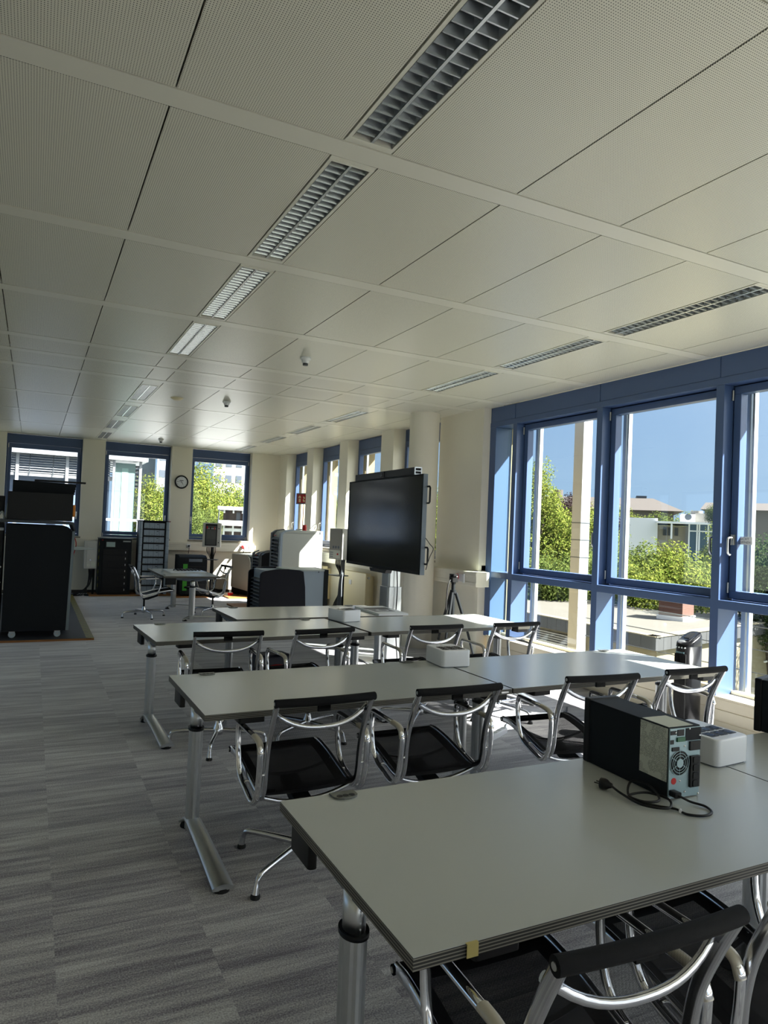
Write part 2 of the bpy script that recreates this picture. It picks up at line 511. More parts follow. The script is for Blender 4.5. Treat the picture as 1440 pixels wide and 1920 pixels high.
# smoke detectors and disc sensor
def smoke(loc, lab):
    t = thing('smoke_detector', lab, 'smoke detector', loc, 0, 'smoke detectors on the ceiling')
    MB().lathe([(.052,0),(.055,-.012),(.052,-.026),(.038,-.034)], 20).build('mount', WHITEP, t)
    MB().lathe([(.036,-.034),(.038,-.05),(.03,-.056),(.03,-.06)], 20).build('body', WHITEP, t)
    MB().lathe([(.026,-.06),(.026,-.078),(.024,-.082)], 16).build('sensor_cage', DGREY, t)
    return t
s0_ = smoke((2.317,6.465,H), 'white smoke detector on the ceiling, nearest of the three')
dup(s0_, (2.286,9.466,H), 0, 'white smoke detector on the ceiling beside the flat disc sensor')
dup(s0_, (2.277,14.86,H), 0, 'white smoke detector on the ceiling above the far wall clock')
ds = MB(); ds.lathe([(.085,0),(.085,-.006),(.05,-.03),(.02,-.036)], 24)
tag(ds.build('disc_sensor', CREAMW, None, (1.664,9.677,H+.002)), 'flat cream disc sensor on the ceiling', 'sensor')

# ---------------- walls
wl = MB()
LW = [(5.2,6.6),(7.0,8.4),(8.8,10.2),(10.6,12.0),(12.4,13.8),(14.2,15.6)]  # unseen windows added to bring more daylight onto the far floor
wl.box(-5.35,-5.2,-5.2,16.6,0,.4); wl.box(-5.35,-5.2,-5.2,16.6,3.0,H+.15)
yy = -5.2
for (a, c) in LW: wl.box(-5.35,-5.2,yy,a,.4,3.0); yy = c
wl.box(-5.35,-5.2,yy,16.6,.4,3.0)
for k, (a, c) in enumerate(LW):
    t = thing('window_%d' % (24+k), 'added unseen left side window, %s one counted from the camera' % ['first','second','third','fourth','fifth','sixth'][k], 'window', (-5.28,(a+c)/2,0), PI/2, None, 'structure')
    m_ = MB(); m_.box(-.7,-.63,-.05,.05,.4,3.0); m_.box(.63,.7,-.05,.05,.4,3.0); m_.box(-.63,.63,-.05,.05,.4,.47); m_.box(-.63,.63,-.05,.05,2.93,3.0); m_.build('frame', BLUE_D, t)
    m_ = MB(); m_.box(-.63,.63,.0,.008,.47,2.93); m_.build('pane', GLASS, t)
struct(wl.build('wall_left', WHITE), 'white left wall of the office with windows added for light', 'wall')
wb = MB(); wb.box(-5.2, 5.36, -5.15, -5.0, 3.0, H+.15); wb.box(-5.2, 5.36, -5.15, -5.0, 0, .3); wb.box(-5.2,.25,-5.15,-5.0,.3,3.0); wb.box(5.2,5.62,-5.15,-5.0,0,3.4)
struct(wb.build('wall_back', WHITE), 'white wall behind the camera with a window band added for light', 'wall')
for k in range(3,6):  # unseen rear windows, added to brighten the room from behind
    xa = -4.7+1.65*k
    t = thing('window_%d' % (18+k), 'added unseen rear window behind the camera, %s from the left end' % ['','','','first','second','third'][k], 'window', (xa+.825,-5.1,0), 0, None, 'structure')
    m_ = MB(); m_.box(-.825,-.775,-.05,.08,.3,3.0); m_.box(.775,.825,-.05,.08,.3,3.0); m_.box(-.775,.775,-.05,.08,.3,.36); m_.box(-.775,.775,-.05,.08,2.93,3.0); m_.build('frame', BLUE_D, t)
    m_ = MB(); m_.box(-.775,.775,.0,.008,.36,2.93); m_.build('pane', GLASS, t)
FW = [(-.544,.89),(1.335,2.727),(3.18,4.568)]
wf = MB()
segs = [(-5.2,-3.85),(-2.43,-.544),(.89,1.335),(2.727,3.18),(4.568,5.25)]
for (a, c) in segs: wf.box(a, c, 16.12, 16.62, 1.2, H+.12)
wf.box(-5.2, 5.6, 16.12, 16.62, 0, 1.2)
wf.box(-5.2, 5.6, 16.12, 16.62, H+.01, H+.15)
wf.box(5.25, 5.8, 16.12, 16.62, 1.2, H+.12)
struct(wf.build('wall_far', WHITE), 'white far wall with three blue framed windows', 'wall')
bb = MB(); bb.box(-5.2, 5.3, 16.105, 16.12, 0, .07)
struct(bb.build('baseboard_far', BASEB), 'dark skirting board along the far wall', 'baseboard')
td = MB(); td.box(-5.2, 4.66, 15.99, 16.12, .955, 1.145); td.box(-5.2, 4.66, 15.985, 15.99, .965, 1.015); td.box(-5.2,4.66,15.985,15.99,1.085,1.14)
struct(td.build('trim_2', WHITE, bevel=.004), 'white cable trunking box along the far wall', 'trunking')

# right wall with pillars
EXT = mat('cream_outer_render', srgb(150,134,98), .85)
wr = MB()
P_R = [(7.632,8.731),(10.2,10.66),(12.07,12.47),(13.88,14.26),(15.6,16.12)]
for (a, c) in P_R:
    wr.slot(0); wr.box(5.25, 5.56, a, c, 1.12, H+.12)
    wr.slot(1); wr.box(5.56, 5.82, a, c, 1.12, H+.15)
wr.slot(0); wr.box(5.30, 5.56, 7.632, 16.12, 0, 1.2); wr.box(5.25,5.40,7.622,7.70,0,1.13)
wr.slot(1); wr.box(5.56, 5.82, 7.635, 16.12, -7, 1.16)
wr.box(5.56, 5.82, 7.635, 16.62, H+.0, H+.2)
wr.slot(0); wr.box(5.25, 5.56, 7.635, 16.12, H+.01, H+.15)
struct(wr.build('wall_right', [WHITE, EXT]), 'white window wall with narrow pillars at the right', 'wall')
td = MB(); td.box(5.1, 5.30, 7.45, 15.9, .93, 1.12); td.box(5.094, 5.1, 7.45, 15.9, .94, .985); td.box(5.094,5.1,7.45,15.9,1.065,1.115)
struct(td.build('trim_3', WHITE, bevel=.004), 'white cable trunking box under the narrow right windows', 'trunking')
pl = MB(); pl.cyl((4.9,8.58,0), (4.9,8.58,H), .21, n=40)
struct(pl.build('pillar', WHITE), 'round white concrete pillar beside the big screen', 'pillar')

# generic punched window (local x along width, y outward)
def punched(name, label, w, loc, rotz, handle_side=-1, blind=False):
    t = thing(name, label, 'window', loc, rotz, None, 'structure')
    z0 = 1.2
    f = MB()
    f.box(-w/2, w/2, 0, .09, 3.09, H)            # header panel
    f.box(-w/2, -w/2+.03, 0, .09, z0, 3.09); f.box(w/2-.03, w/2, 0, .09, z0, 3.09)
    f.box(-w/2+.03, w/2-.03, .01, .09, z0, z0+.05)
    f.build('frame', BLUE_D, t, bevel=.003)
    s = MB(); a, b = -w/2+.033, w/2-.033; sw = .06
    s.box(a, b, -.012, .07, 2.99, 3.084); s.box(a, b, -.012, .07, z0+.055, z0+.13)
    s.box(a, a+sw, -.012, .07, z0+.13, 2.99); s.box(b-sw, b, -.012, .07, z0+.13, 2.99)
    s.build('sash', BLUE_D, t, bevel=.004)
    g_ = MB(); g_.box(a+sw-.01, b-sw+.01, .03, .036, z0+.12, 3.0); g_.build('pane', GLASS, t)
    h = MB(); hx = (a+sw/2) if handle_side < 0 else (b-sw/2)
    h.box(hx-.015, hx+.015, -.022, -.012, 1.62, 1.72)
    h.tube(cm([(hx,-.02,1.68),(hx,-.055,1.68),(hx,-.06,1.65),(hx,-.06,1.56)], 4), .009, 8)
    h.build('handle', STEEL, t)
    hg = MB(); hs = -handle_side
    for z in (1.25, 3.03): hg.cyl((hs*(w/2-.035),-.02,z-.04), (hs*(w/2-.035),-.02,z+.04), .008, n=8)
    hg.build('hinge', STEEL, t)
    sl = MB(); sl.box(-w/2-.03, w/2+.03, -.24, .0, z0-.035, z0-.002); sl.build('sill', mat_sill, t, bevel=.004)
    return t
mat_sill = mat('stone_window_sill', srgb(120,112,100), .4, noise=.2, nscale=60)
lf = ['left far window, half hidden behind the black cabinet', 'middle far window, left of the wall clock', 'right far window, right of the wall clock']
for i, (a, c) in enumerate(FW):
    punched('window_%d' % (i+1), 'blue framed '+lf[i], c-a, ((a+c)/2, 16.33, 0), 0, (-1 if i == 2 else 1))
w4 = punched('window_4', 'blue framed far window left of the picture edge', 1.42, (-3.14, 16.33, 0), 0)
WR = [(8.731,10.2),(10.66,12.07),(12.47,13.88),(14.26,15.6)]
lr = ['narrow right wall window next to the round pillar', 'narrow right wall window above the big screen', 'narrow right wall window behind the tall grey cabinet', 'narrow right wall window nearest the far corner']
for i, (a, c) in enumerate(WR):
    t = punched('window_%d' % (i+5), 'blue framed '+lr[i], c-a, (5.47, (a+c)/2, 0), -PI/2, -1)
    t.children[-1].scale.y = .8
    rr = MB(); w = c-a
    for xx in (-w/2+.05, ):
        rr.box(xx-.02, xx+.02, .15, .19, 1.2, 3.2)
    rr.build('blind_rail', ALU_L, t)

# ---------------- curtain wall
MUL = [7.10,5.63,4.165,2.70,1.235,-.23,-1.695,-3.16,-4.62]
hw = .041
labs = ['narrow blue framed side light next to the white wall', 'large blue framed window with the white outdoor column behind', 'large blue framed middle window facing the white flat roofed house', 'blue framed window with a handle and a paper note']
def curtain(i, ya, yb, sash, label):
    """bay between far jamb ya and near jamb yb (ya > yb); jamb values are clear opening edges"""
    t = thing('window_%d' % (i+9), label, 'window', (5.36, (ya+yb)/2, 0), -PI/2, None, 'structure')
    w = ya-yb; X0, X1 = -w/2, w/2
    jl = .13 if i == 0 else 2*hw      # far jamb width (local -x side)
    f = MB()
    f.box(X0-jl, X0, 0, .26, .29, 3.02)
    f.box(X0-jl, X1, .006, .26, 3.02, 3.279)
    f.box(X0, X1, 0, .26, 1.057, 1.133)
    f.build('frame', BLUE, t, bevel=.003)
    p = MB()
    p.box(X0-jl+(.03 if i == 0 else .048), X1+.034, 0, .006, 3.088, 3.276)
    p.box(X0-jl, X1, 0, .006, 3.021, 3.083)
    p.build('head_panel', BLUE, t)
    gk = MB(); gk.slot(0)
    if sash:
        gk.box(X0, X1, .22, .235, 1.133, 1.16); gk.box(X0, X1, .22, .235, 2.99, 3.02)
        gk.box(X0, X0+.03, .22, .235, 1.133, 3.02); gk.box(X1-.03, X1, .22, .235, 1.133, 3.02)
        gk.build('gasket', GASKET, t)
        s = MB(); a, b = X0+.014, X1-.014; z0, z1 = 1.148, 3.008; sw = .068
        s.box(a, b, .112, .2, z1-sw, z1); s.box(a, b, .112, .2, z0, z0+sw)
        s.box(a, a+sw, .112, .2, z0+sw, z1-sw); s.box(b-sw, b, .112, .2, z0+sw, z1-sw)
        s.build('sash', BLUE, t, bevel=.004)
        g_ = MB(); g_.box(a+sw-.01, b-sw+.01, .168, .176, z0+sw-.01, z1-sw+.01); g_.build('pane', GLASS, t)
        hn = MB()
        for z in (1.24, 2.93): hn.cyl((X0+.012,.1,z-.045), (X0+.012,.1,z+.045), .009, n=8)
        hn.build('hinge', STEEL, t)
        hd = MB(); hx = (a+.034) if i == 3 else (b-.034)
        hd.rbox(hx-.017, hx+.017, -.006, .006, -.045, .045, .016, 4, M=Matrix.Translation((0,.106,1.66)) @ Matrix.Identity(4))
        hd.tube(cm([(hx,.1,1.675),(hx,.05,1.675),(hx,.035,1.655),(hx,.035,1.56),(hx,.055,1.53),(hx,.07,1.53)], 4), .0105, 10)
        hd.build('handle', STEEL, t)
    else:
        g_ = MB(); g_.box(X0, X1, .2, .208, 1.133, 3.02); g_.build('pane', GLASS2, t)
    g2 = MB(); g2.box(X0, X1, .235, .243, .33, 1.057); g2.build('lower_pane', GLASS2 if i == 0 else GLASS, t)
    rr = MB()
    rr.box(X0+.004, X0+.045, .30, .34, .3, 3.2); rr.box(X0+.055, X0+.075, .31, .36, .3, 3.2)
    if i: rr.box(X1-.04, X1-.004, .30, .34, .3, 3.2)
    rr.build('blind_rail', ALU_L, t)
curtain(0, 7.50, 7.10+hw, False, labs[0])
for k in range(8):
    lab = labs[k+1] if k < 3 else 'blue framed facade window %s bay nearer than the handle window' % nth[k-3]
    curtain(k+1, MUL[k]-hw, MUL[k+1]+hw, True, lab)
pn = MB()
pn.box(5.38, 5.60, -5, 7.56, 0, .285)
for z in (.285,): pn.box(5.355, 5.62, -5, 7.56, z, z+.018)
pn.box(5.56, 5.62, -5, 7.56, .303, .335); pn.box(5.372, 5.38, -5, 7.56, .2, .28); pn.box(5.372, 5.38, -5, 7.56, .1, .19); pn.box(5.372, 5.38, -5, 7.56, .01, .09)
struct(pn.build('trim_4', mat('cream_sill_cladding', srgb(226,218,196), .45), bevel=.003), 'low cream cladding and sill under the blue windows', 'sill')
ff = MB(); ff.box(5.42, 5.85, -5.2, 7.7, -7, -.02); struct(ff.build('trim_5', EXT), 'cream outer wall below the office floor', 'wall')
# ------------------------------------------------------------------ desks
mat_outlet = mat('grey_outlet_metal', srgb(112,114,110), .4, .6)
def make_desk(label, L=1.785, D=.9, foot=(-.65,.13), colY=-.02):
    t = thing('desk', label, 'desk', (0,0,0), 0, 'height adjustable office desks')
    top = MB(); h = .73
    top.slot(0); top.box(-L/2, L/2, -D/2, D/2, h-.0015, h)
    top.slot(1); top.box(-L/2, L/2, -D/2, D/2, h-.031, h-.0015)
    top.build('desk_top', [TOP, EDGE], t)
    ap = MB()
    ap.box(-L/2+.10, L/2-.10, colY-.03, colY+.03, h-.085, h-.04)
    ap.build('crossbar', BLACKM, t, bevel=.003)
    for sx in (-1, 1):
        x = sx*(L/2-.062)
        # lower outer tube, upper inner tube, collar
        lg = MB()
        prof = []
        for k in range(24):
            a = 2*PI*k/24
            r = .043 if k % 4 else .039
            prof.append((x+r*.82*math.cos(a), colY+r*1.15*math.sin(a)))
        lg.prism(prof, 'z', .03, .545, False)
        c = lg.build('leg', ALU, t, bevel=.001)
        up = MB(); up.prism([(x+.030*math.cos(2*PI*k/20), colY+.041*math.sin(2*PI*k/20)) for k in range(20)], 'z', .545, h-.07, True)
        for k in range(7): up.cyl((x-.029*sx*0+.0, colY-.0415, .57+.016*k), (x, colY-.039, .57+.016*k), .003, n=6)
        up.build('inner_column', ALU_L, c)
        cl = MB(); cl.prism([(x+.040*math.cos(2*PI*k/24), colY+.054*math.sin(2*PI*k/24)) for k in range(24)], 'z', .543, .556, True)
        cl.build('collar', BLACK, c)
        br = MB(); br.prism([(-D/2+.08,h-.033),(D/2-.08,h-.033),(D/2-.1,h-.05),(colY+.08,h-.085),(colY-.08,h-.085),(-D/2+.1,h-.05)], 'x', x-.022, x+.022)
        br.build('bracket', SLATE, t, bevel=.002)
        # arched foot
        ft = MB()
        a, b = colY+foot[0], colY+foot[1]
        ys = [a+(b-a)*k/14 for k in range(15)]
        def zz(y):
            u = (y-colY)/(abs(foot[0]) if y < colY else foot[1])
            return .085-.06*abs(u)**1.3
        vs = []; 
        for y in ys:
            z = zz(y); wd = .038+.010*abs((y-colY)/foot[0])
            for dx, dz in ((-wd,-.012),(-wd,0),(-wd*.5,.011),(0,.014),(wd*.5,.011),(wd,0),(wd,-.012)):
                vs.append((x+dx, y, z+dz))
        fs = []
        for i in range(14):
            for k in range(6): fs.append((i*7+k, i*7+k+1, (i+1)*7+k+1, (i+1)*7+k))
            fs.append((i*7+6, i*7, (i+1)*7, (i+1)*7+6))
        ft.add(vs, fs, True); ft.add(vs[:7], [tuple(range(7))]); ft.add(vs[-7:], [tuple(reversed(range(7)))])
        fo = ft.build('foot', ALU, t)
        gl = MB()
        for y in (a+.03, b-.03): gl.lathe([(.036,0),(.038,.006),(.034,.016),(.018,.018),(.018,zz(y)-.01)], 20, (x, y, 0))
        gl.build('glide', RUBBER, fo)
    # cable outlets at the back edge
    for sx in (-1, 1):
        x = sx*(L/2-.215); y = D/2
        o = MB(); o.slot(0)
        pts = [(x-.045,y-.002),(x-.045,y-.035)]+[(x+.045*math.cos(R(180+18*k)), y-.035+.03*math.sin(R(180+18*k))) for k in range(1,10)]+[(x+.045,y-.035),(x+.045,y-.002)]
        o.prism(pts, 'z', h, h+.006); o.slot(1)
        for k in (-1,0,1): o.cyl((x+k*.022,y-.042,h+.006), (x+k*.022,y-.042,h+.0068), .0105, n=14)
        o.build('cable_outlet', [mat_outlet, BLACK], t, bevel=.001)
    cb = MB(); cb.rbox(-L/2+.17, -L/2+.30, -D/2+.02, -D/2+.12, h-.062, h-.031, .012); cb.build('control_box', BLACK, t)
    cb = MB(); cb.rbox(L/2-.16, L/2-.03, -D/2+.0, -D/2+.1, h-.06, h-.031, .012); cb.build('control_box', BLACK, t)
    ct = MB(); ct.rbox(-L/2+.03, -L/2+.06, D/2-.2, D/2-.03, h-.14, h-.031, .012); ct.build('cable_holder', BLACK, t)
    return t
d1 = make_desk('front left desk carrying the black uninterruptible power supply')
d1.location = (.764+.893, 1.741, 0); d1.rotation_euler.z = R(-.2)
def desk(x, y, rot, lab, sx=1):
    return dup(d1, (x, y, 0), R(rot), lab)
desk(2.557+.893, 1.728, -.5, 'front right desk running out of the right picture edge')
desk(.755+.893, 3.748, .7, 'second row left desk with a chrome leg on the open carpet')
desk(2.553+.893+.004, 3.77, .35, 'second row right desk ending at the blue windows, half in sun')
desk(.83+.893, 5.86, 3.2, 'third row left desk standing before the square white power box')
desk(2.655+.893, 5.955, 2.3, 'third row right desk below the big black screen')
desk(1.735+.893, 6.915, 1.5, 'desk set behind the third row, white picture box on its right end')
f5 = desk(2.36, 12.40, 90, 'far meeting desk with a grey panel lying on it, between two chairs')
# tape and maker plate on desk edges
tp = MB(); tp.box(.895, .925, 1.2875, 1.2895, .700, .7285); tp.box(.895,.925,1.2875,1.296,.7285,.7305)
tag(tp.build('tape_strip', TAPE), 'strip of beige tape on the front edge of the nearest desk', 'tape')
mp = MB(); mp.box(2.47, 2.52, 3.305, 3.3085, .708, .718)
mp.build('maker_plate', ALU_L)
bpy.data.objects['maker_plate'].name = 'edge_plate'
tag(bpy.data.objects['edge_plate'], 'small silver plate on the second row desk edge near its joint', 'plate')

# ------------------------------------------------------------------ office chairs
PROF = [(.43,.455),(.36,.458),(.24,.438),(.10,.402),(.0,.378),(-.055,.383),(-.092,.415),(-.108,.47),(-.116,.55),(-.138,.65),(-.185,.76),(-.228,.845)]
def make_chair(label, legrot):
    t = thing('office_chair', label, 'chair', (0,0,0), 0, 'chrome framed net office chairs')
    path = cm([(0,u,z) for u, z in PROF], 5)
    HW = .228
    # net: seat and back sheets (one continuous weave split at the bend)
    def sheet(name, a, b, off=.004):
        n = MB(); pts = path[a:b]; vs = []
        N = len(pts); th = .0035
        for i, p in enumerate(pts):
            d = (pts[min(i+1,N-1)]-pts[max(i-1,0)]).normalized()
            nrm = Vector((0,-d.z,d.y)) 
            if nrm.z < 0 and abs(d.z) < .7: nrm = -nrm
            for k in range(9):
                u = -1+k/4
                sag = .010*(1-u*u)
                vs.append(p+Vector((HW*u,0,0))+Vector((0,0,-sag if abs(d.z)<.6 else 0))+(Vector((0,-sag*.6,0)) if abs(d.z)>=.6 else Vector()))
        fs = []
        for i in range(N-1):
            for k in range(8): fs.append((i*9+k, i*9+k+1, (i+1)*9+k+1, (i+1)*9+k))
        n.add(vs, fs, True)
        return n.build(name, NETB if name == 'backrest' else NET, t)
    mid = 32
    sheet('seat', 0, mid+1); sheet('backrest', mid, len(path))
    # hem bands of solid cloth
    hb = MB()
    for (a, b) in ((0, 9),):
        for x0, x1 in ((-HW, -HW+.05), (HW-.05, HW)):
            vs = []
            for p in path[3:mid]: vs += [p+Vector((x0,0,-.0035 if abs(x0)<.2 else .002)), p+Vector((x1,0,-.0035 if abs(x1)<.2 else .002))]
            hb.add(vs, [(2*i,2*i+1,2*i+3,2*i+2) for i in range(len(vs)//2-1)], True)
    vs = []
    for i in range(9):
        p = path[i]; vs += [p+Vector((-HW,0,.002)), p+Vector((HW,0,.002))]
    vs2 = []
    for k in range(9):
        u = -1+k/4
        for p in (path[0], path[5]): vs2.append(p+Vector((HW*u,0,.002-.008*(1-u*u))))
    hb.add(vs2, [(2*i,2*i+1,2*i+3,2*i+2) for i in range(8)], True)
    hb.build('seam_band', CLOTH, t)
    # rollers
    for nm, p in (('front_roller', path[0]), ('top_roller', path[-1])):
        rl = MB(); rr_ = .0195 if nm == 'top_roller' else .014
        bow = .012 if nm == 'top_roller' else 0
        pp = [(-.247+.494*k/12, p.y-bow*(1-(2*k/12-1)**2), p.z) for k in range(13)]
        rl.slot(0); rl.tube(pp, rr_, 14)
        rl.slot(1)
        for s in (-1, 1): rl.cyl((s*.247, p.y, p.z), (s*.2495, p.y, p.z), .008, n=12)
        rl.build(nm, [CLOTH, STEEL], t)
    bx = MB(); q = path[-4]; bx.box(-.03,.03,q.y-.008,q.y+.006,q.z-.006,path[-1].z-.01); bx.build('label_tab', CLOTH, t)
    # side rails
    for s in (-1, 1):
        rl = MB(); rl.tube([p+Vector((s*.234,0,0)) for p in path], .020, 12, side=(1,0,0), w=.0115)
        rl.build('side_rail', CHROME2, t)
        x = s*.268
        loop = cm([(x,.155,.415),(x,.20,.50),(x,.215,.60),(x,.205,.648),(x,.17,.655),(x,.02,.652),(x,-.08,.648),(x,-.125,.625),(x,-.13,.57),(x,-.118,.46),(x,-.095,.39),(x,-.045,.355),(x,.05,.375)], 5, True)
        ar = MB(); ar.tube(loop, .0115, 10, True, side=(1,0,0), w=.015)
        a = ar.build('armrest', CHROME, t)
        ap = MB()
        pad = [p for p in cm([(x,-.03,.654),(x,-.08,.651),(x,-.115,.638),(x,-.132,.60)], 5)]
        ap.tube(pad, .0122, 10, side=(1,0,0), w=.0165); ap.build('arm_pad', mat_armtop, a)
        pg = MB()
        for (u, z) in ((-.118,.50),(.10,.402)): pg.cyl((s*.238,u,z), (s*.262,u,z), .006, n=8)
        pg.build('peg', CHROME, a)
    bw = MB()
    pts = []
    for k in range(17):
        u = -1+k/8
        pts.append((.234*u, -.178-.028*(1-u*u), .795-.078*(1-abs(u)**2.6)))
    bw.tube(pts, .012, 10, side=(0,1,0), w=.009); bw.build('back_stretcher', CHROME2, t)
    b2 = MB(); pts = []
    for k in range(17):
        u = -1+k/8
        pts.append((.234*u, -.03+.02*(1-u*u), .372-.055*(1-abs(u)**2.2)))
    b2.tube(pts, .011, 10); 
    pts = [(.234*u, .20, .425-.05*(1-abs(u)**2.2)) for u in [-1+k/8 for k in range(17)]]
    b2.tube(pts, .010, 10)
    b2.build('seat_stretcher', CHROME2, t)
    mc = MB(); mc.prism([(-.02,.318),(.21,.372),(.21,.345),(.06,.29),(-.02,.285)], 'x', -.045, .045); mc.build('tilt_mechanism', BLACKM, t, bevel=.004)
    cl = MB(); cl.cyl((0,0,.14), (0,0,.30), .0155, n=16); cl.build('gas_column', BLACK, t)
    hb2 = MB(); hb2.lathe([(.022,.175),(.027,.15),(.036,.125),(.042,.10),(.034,.078),(.02,.072)], 24); hb2.build('hub', CHROME, t)
    for k in range(4):
        lg = MB(); Lr = .33
        path2 = cm([(.03,0,.108),(.14,0,.104),(.26,0,.097),(.322,0,.088),(.342,0,.062),(.352,0,.018)], 5)
        lg.tube(path2, [.017-.006*i/(len(path2)-1) if i < len(path2)-6 else .011+.006*(i-len(path2)+6)/5 for i in range(len(path2))], 10, side=(0,1,0))
        o = lg.build('leg', CHROME2, t); o.rotation_euler.z = R(legrot+90*k)
        gl = MB(); gl.lathe([(.021,0),(.022,.008),(.019,.016),(.016,.02)], 16, (.352,0,0)); gl.build('glide', RUBBER, o)
    return t
mat_armtop = mat('worn_arm_top', srgb(188,182,168), .35, .25)
ch = make_chair('chair at the second row, first from the left, seat seen from behind', 35)
ch.location = (1.227,3.185,0); ch.rotation_euler.z = R(1.5)
def chair(x, y, rz, label, legrot):
    c = dup(ch, (x, y, 0), R(rz), label)
    legs = [o for o in c.children if o.name.startswith('leg')]
    for k, o in enumerate(legs): o.rotation_euler.z = R(legrot+90*k)
    return c
chair(1.951,3.180,0, 'chair at the second row, second from the left', 10)
chair(2.928,3.185,-5, 'chair at the second row, directly behind the black power supply', 62)
chair(3.677,3.185,-2, 'chair at the second row beside the tower fan', 20)
chair(1.29,5.135,-2.5, 'chair at the third row, first from the left', 70)
chair(1.985,5.13,6.5, 'chair at the third row in front of the white picture box', 25)
chair(2.998,5.145,0, 'chair at the third row, right of the small white power box', 50)
chair(3.815,5.16,2, 'chair at the third row nearest the blue window frame', 15)
chair(1.149,1.225,-2, 'nearest chair in the foreground with its roller under the front desk tape', 40)
chair(1.82,1.235,0, 'foreground chair right of the nearest one, only its armrest visible', 20)
chair(1.72,12.17,-90, 'side view chair at the far meeting desk, facing right', 14)
chair(2.90,12.35,97, 'side view chair at the far meeting desk, facing left', 40)
# ------------------------------------------------------------------ things on the desks
def power_box(label):
    t = thing('power_box', label, 'power supply', (0,0,0), 0, 'white rounded power boxes on the desks')
    b = MB(); b.rbox(-.106,.106,-.135,.135,.006,.112,.026,6,ch=.007); b.build('body', WHITEP, t)
    f = MB(); f.rbox(-.10,.10,-.129,.129,0,.006,.022,6); f.build('base', SLATE, t)
    for iy in range(2):
        for ix in range(3):
            x = (ix-1)*.058; y = -.068+iy*.062
            s = MB(); s.slot(0); s.rbox(x-.026,x+.026,y-.0265,y+.0265,.1115,.1132,.006,4)
            s.slot(1); s.cyl((x,y,.1132),(x,y,.1137),.0195,n=20)
            s.slot(2); s.cyl((x-.0095,y,.1137),(x-.0095,y,.1142),.0026,n=8); s.cyl((x+.0095,y,.1137),(x+.0095,y,.1142),.0026,n=8)
            s.slot(0); s.box(x-.003,x+.003,y+.016,y+.0195,.1137,.1150); s.box(x-.003,x+.003,y-.0195,y-.016,.1137,.1150)
            s.build('socket', [BLACK, BLACKG, RUBBER], t)
    for x in (-.045, -.010):
        u = MB(); u.box(x-.008,x+.008,.078,.083,.1115,.1126); u.build('usb_port', BLACK, t)
    return t
pb = power_box('white power box with six black sockets behind the black power supply'); pb.location = (2.583,2.037,.73); pb.rotation_euler.z = R(4)
dup(pb, (2.575,4.07,.73), R(-5), 'white power box on the second row of desks across the desk joint')
dup(pb, (2.735,6.21,.73), R(12), 'white power box on the third row of desks left of the picture box')

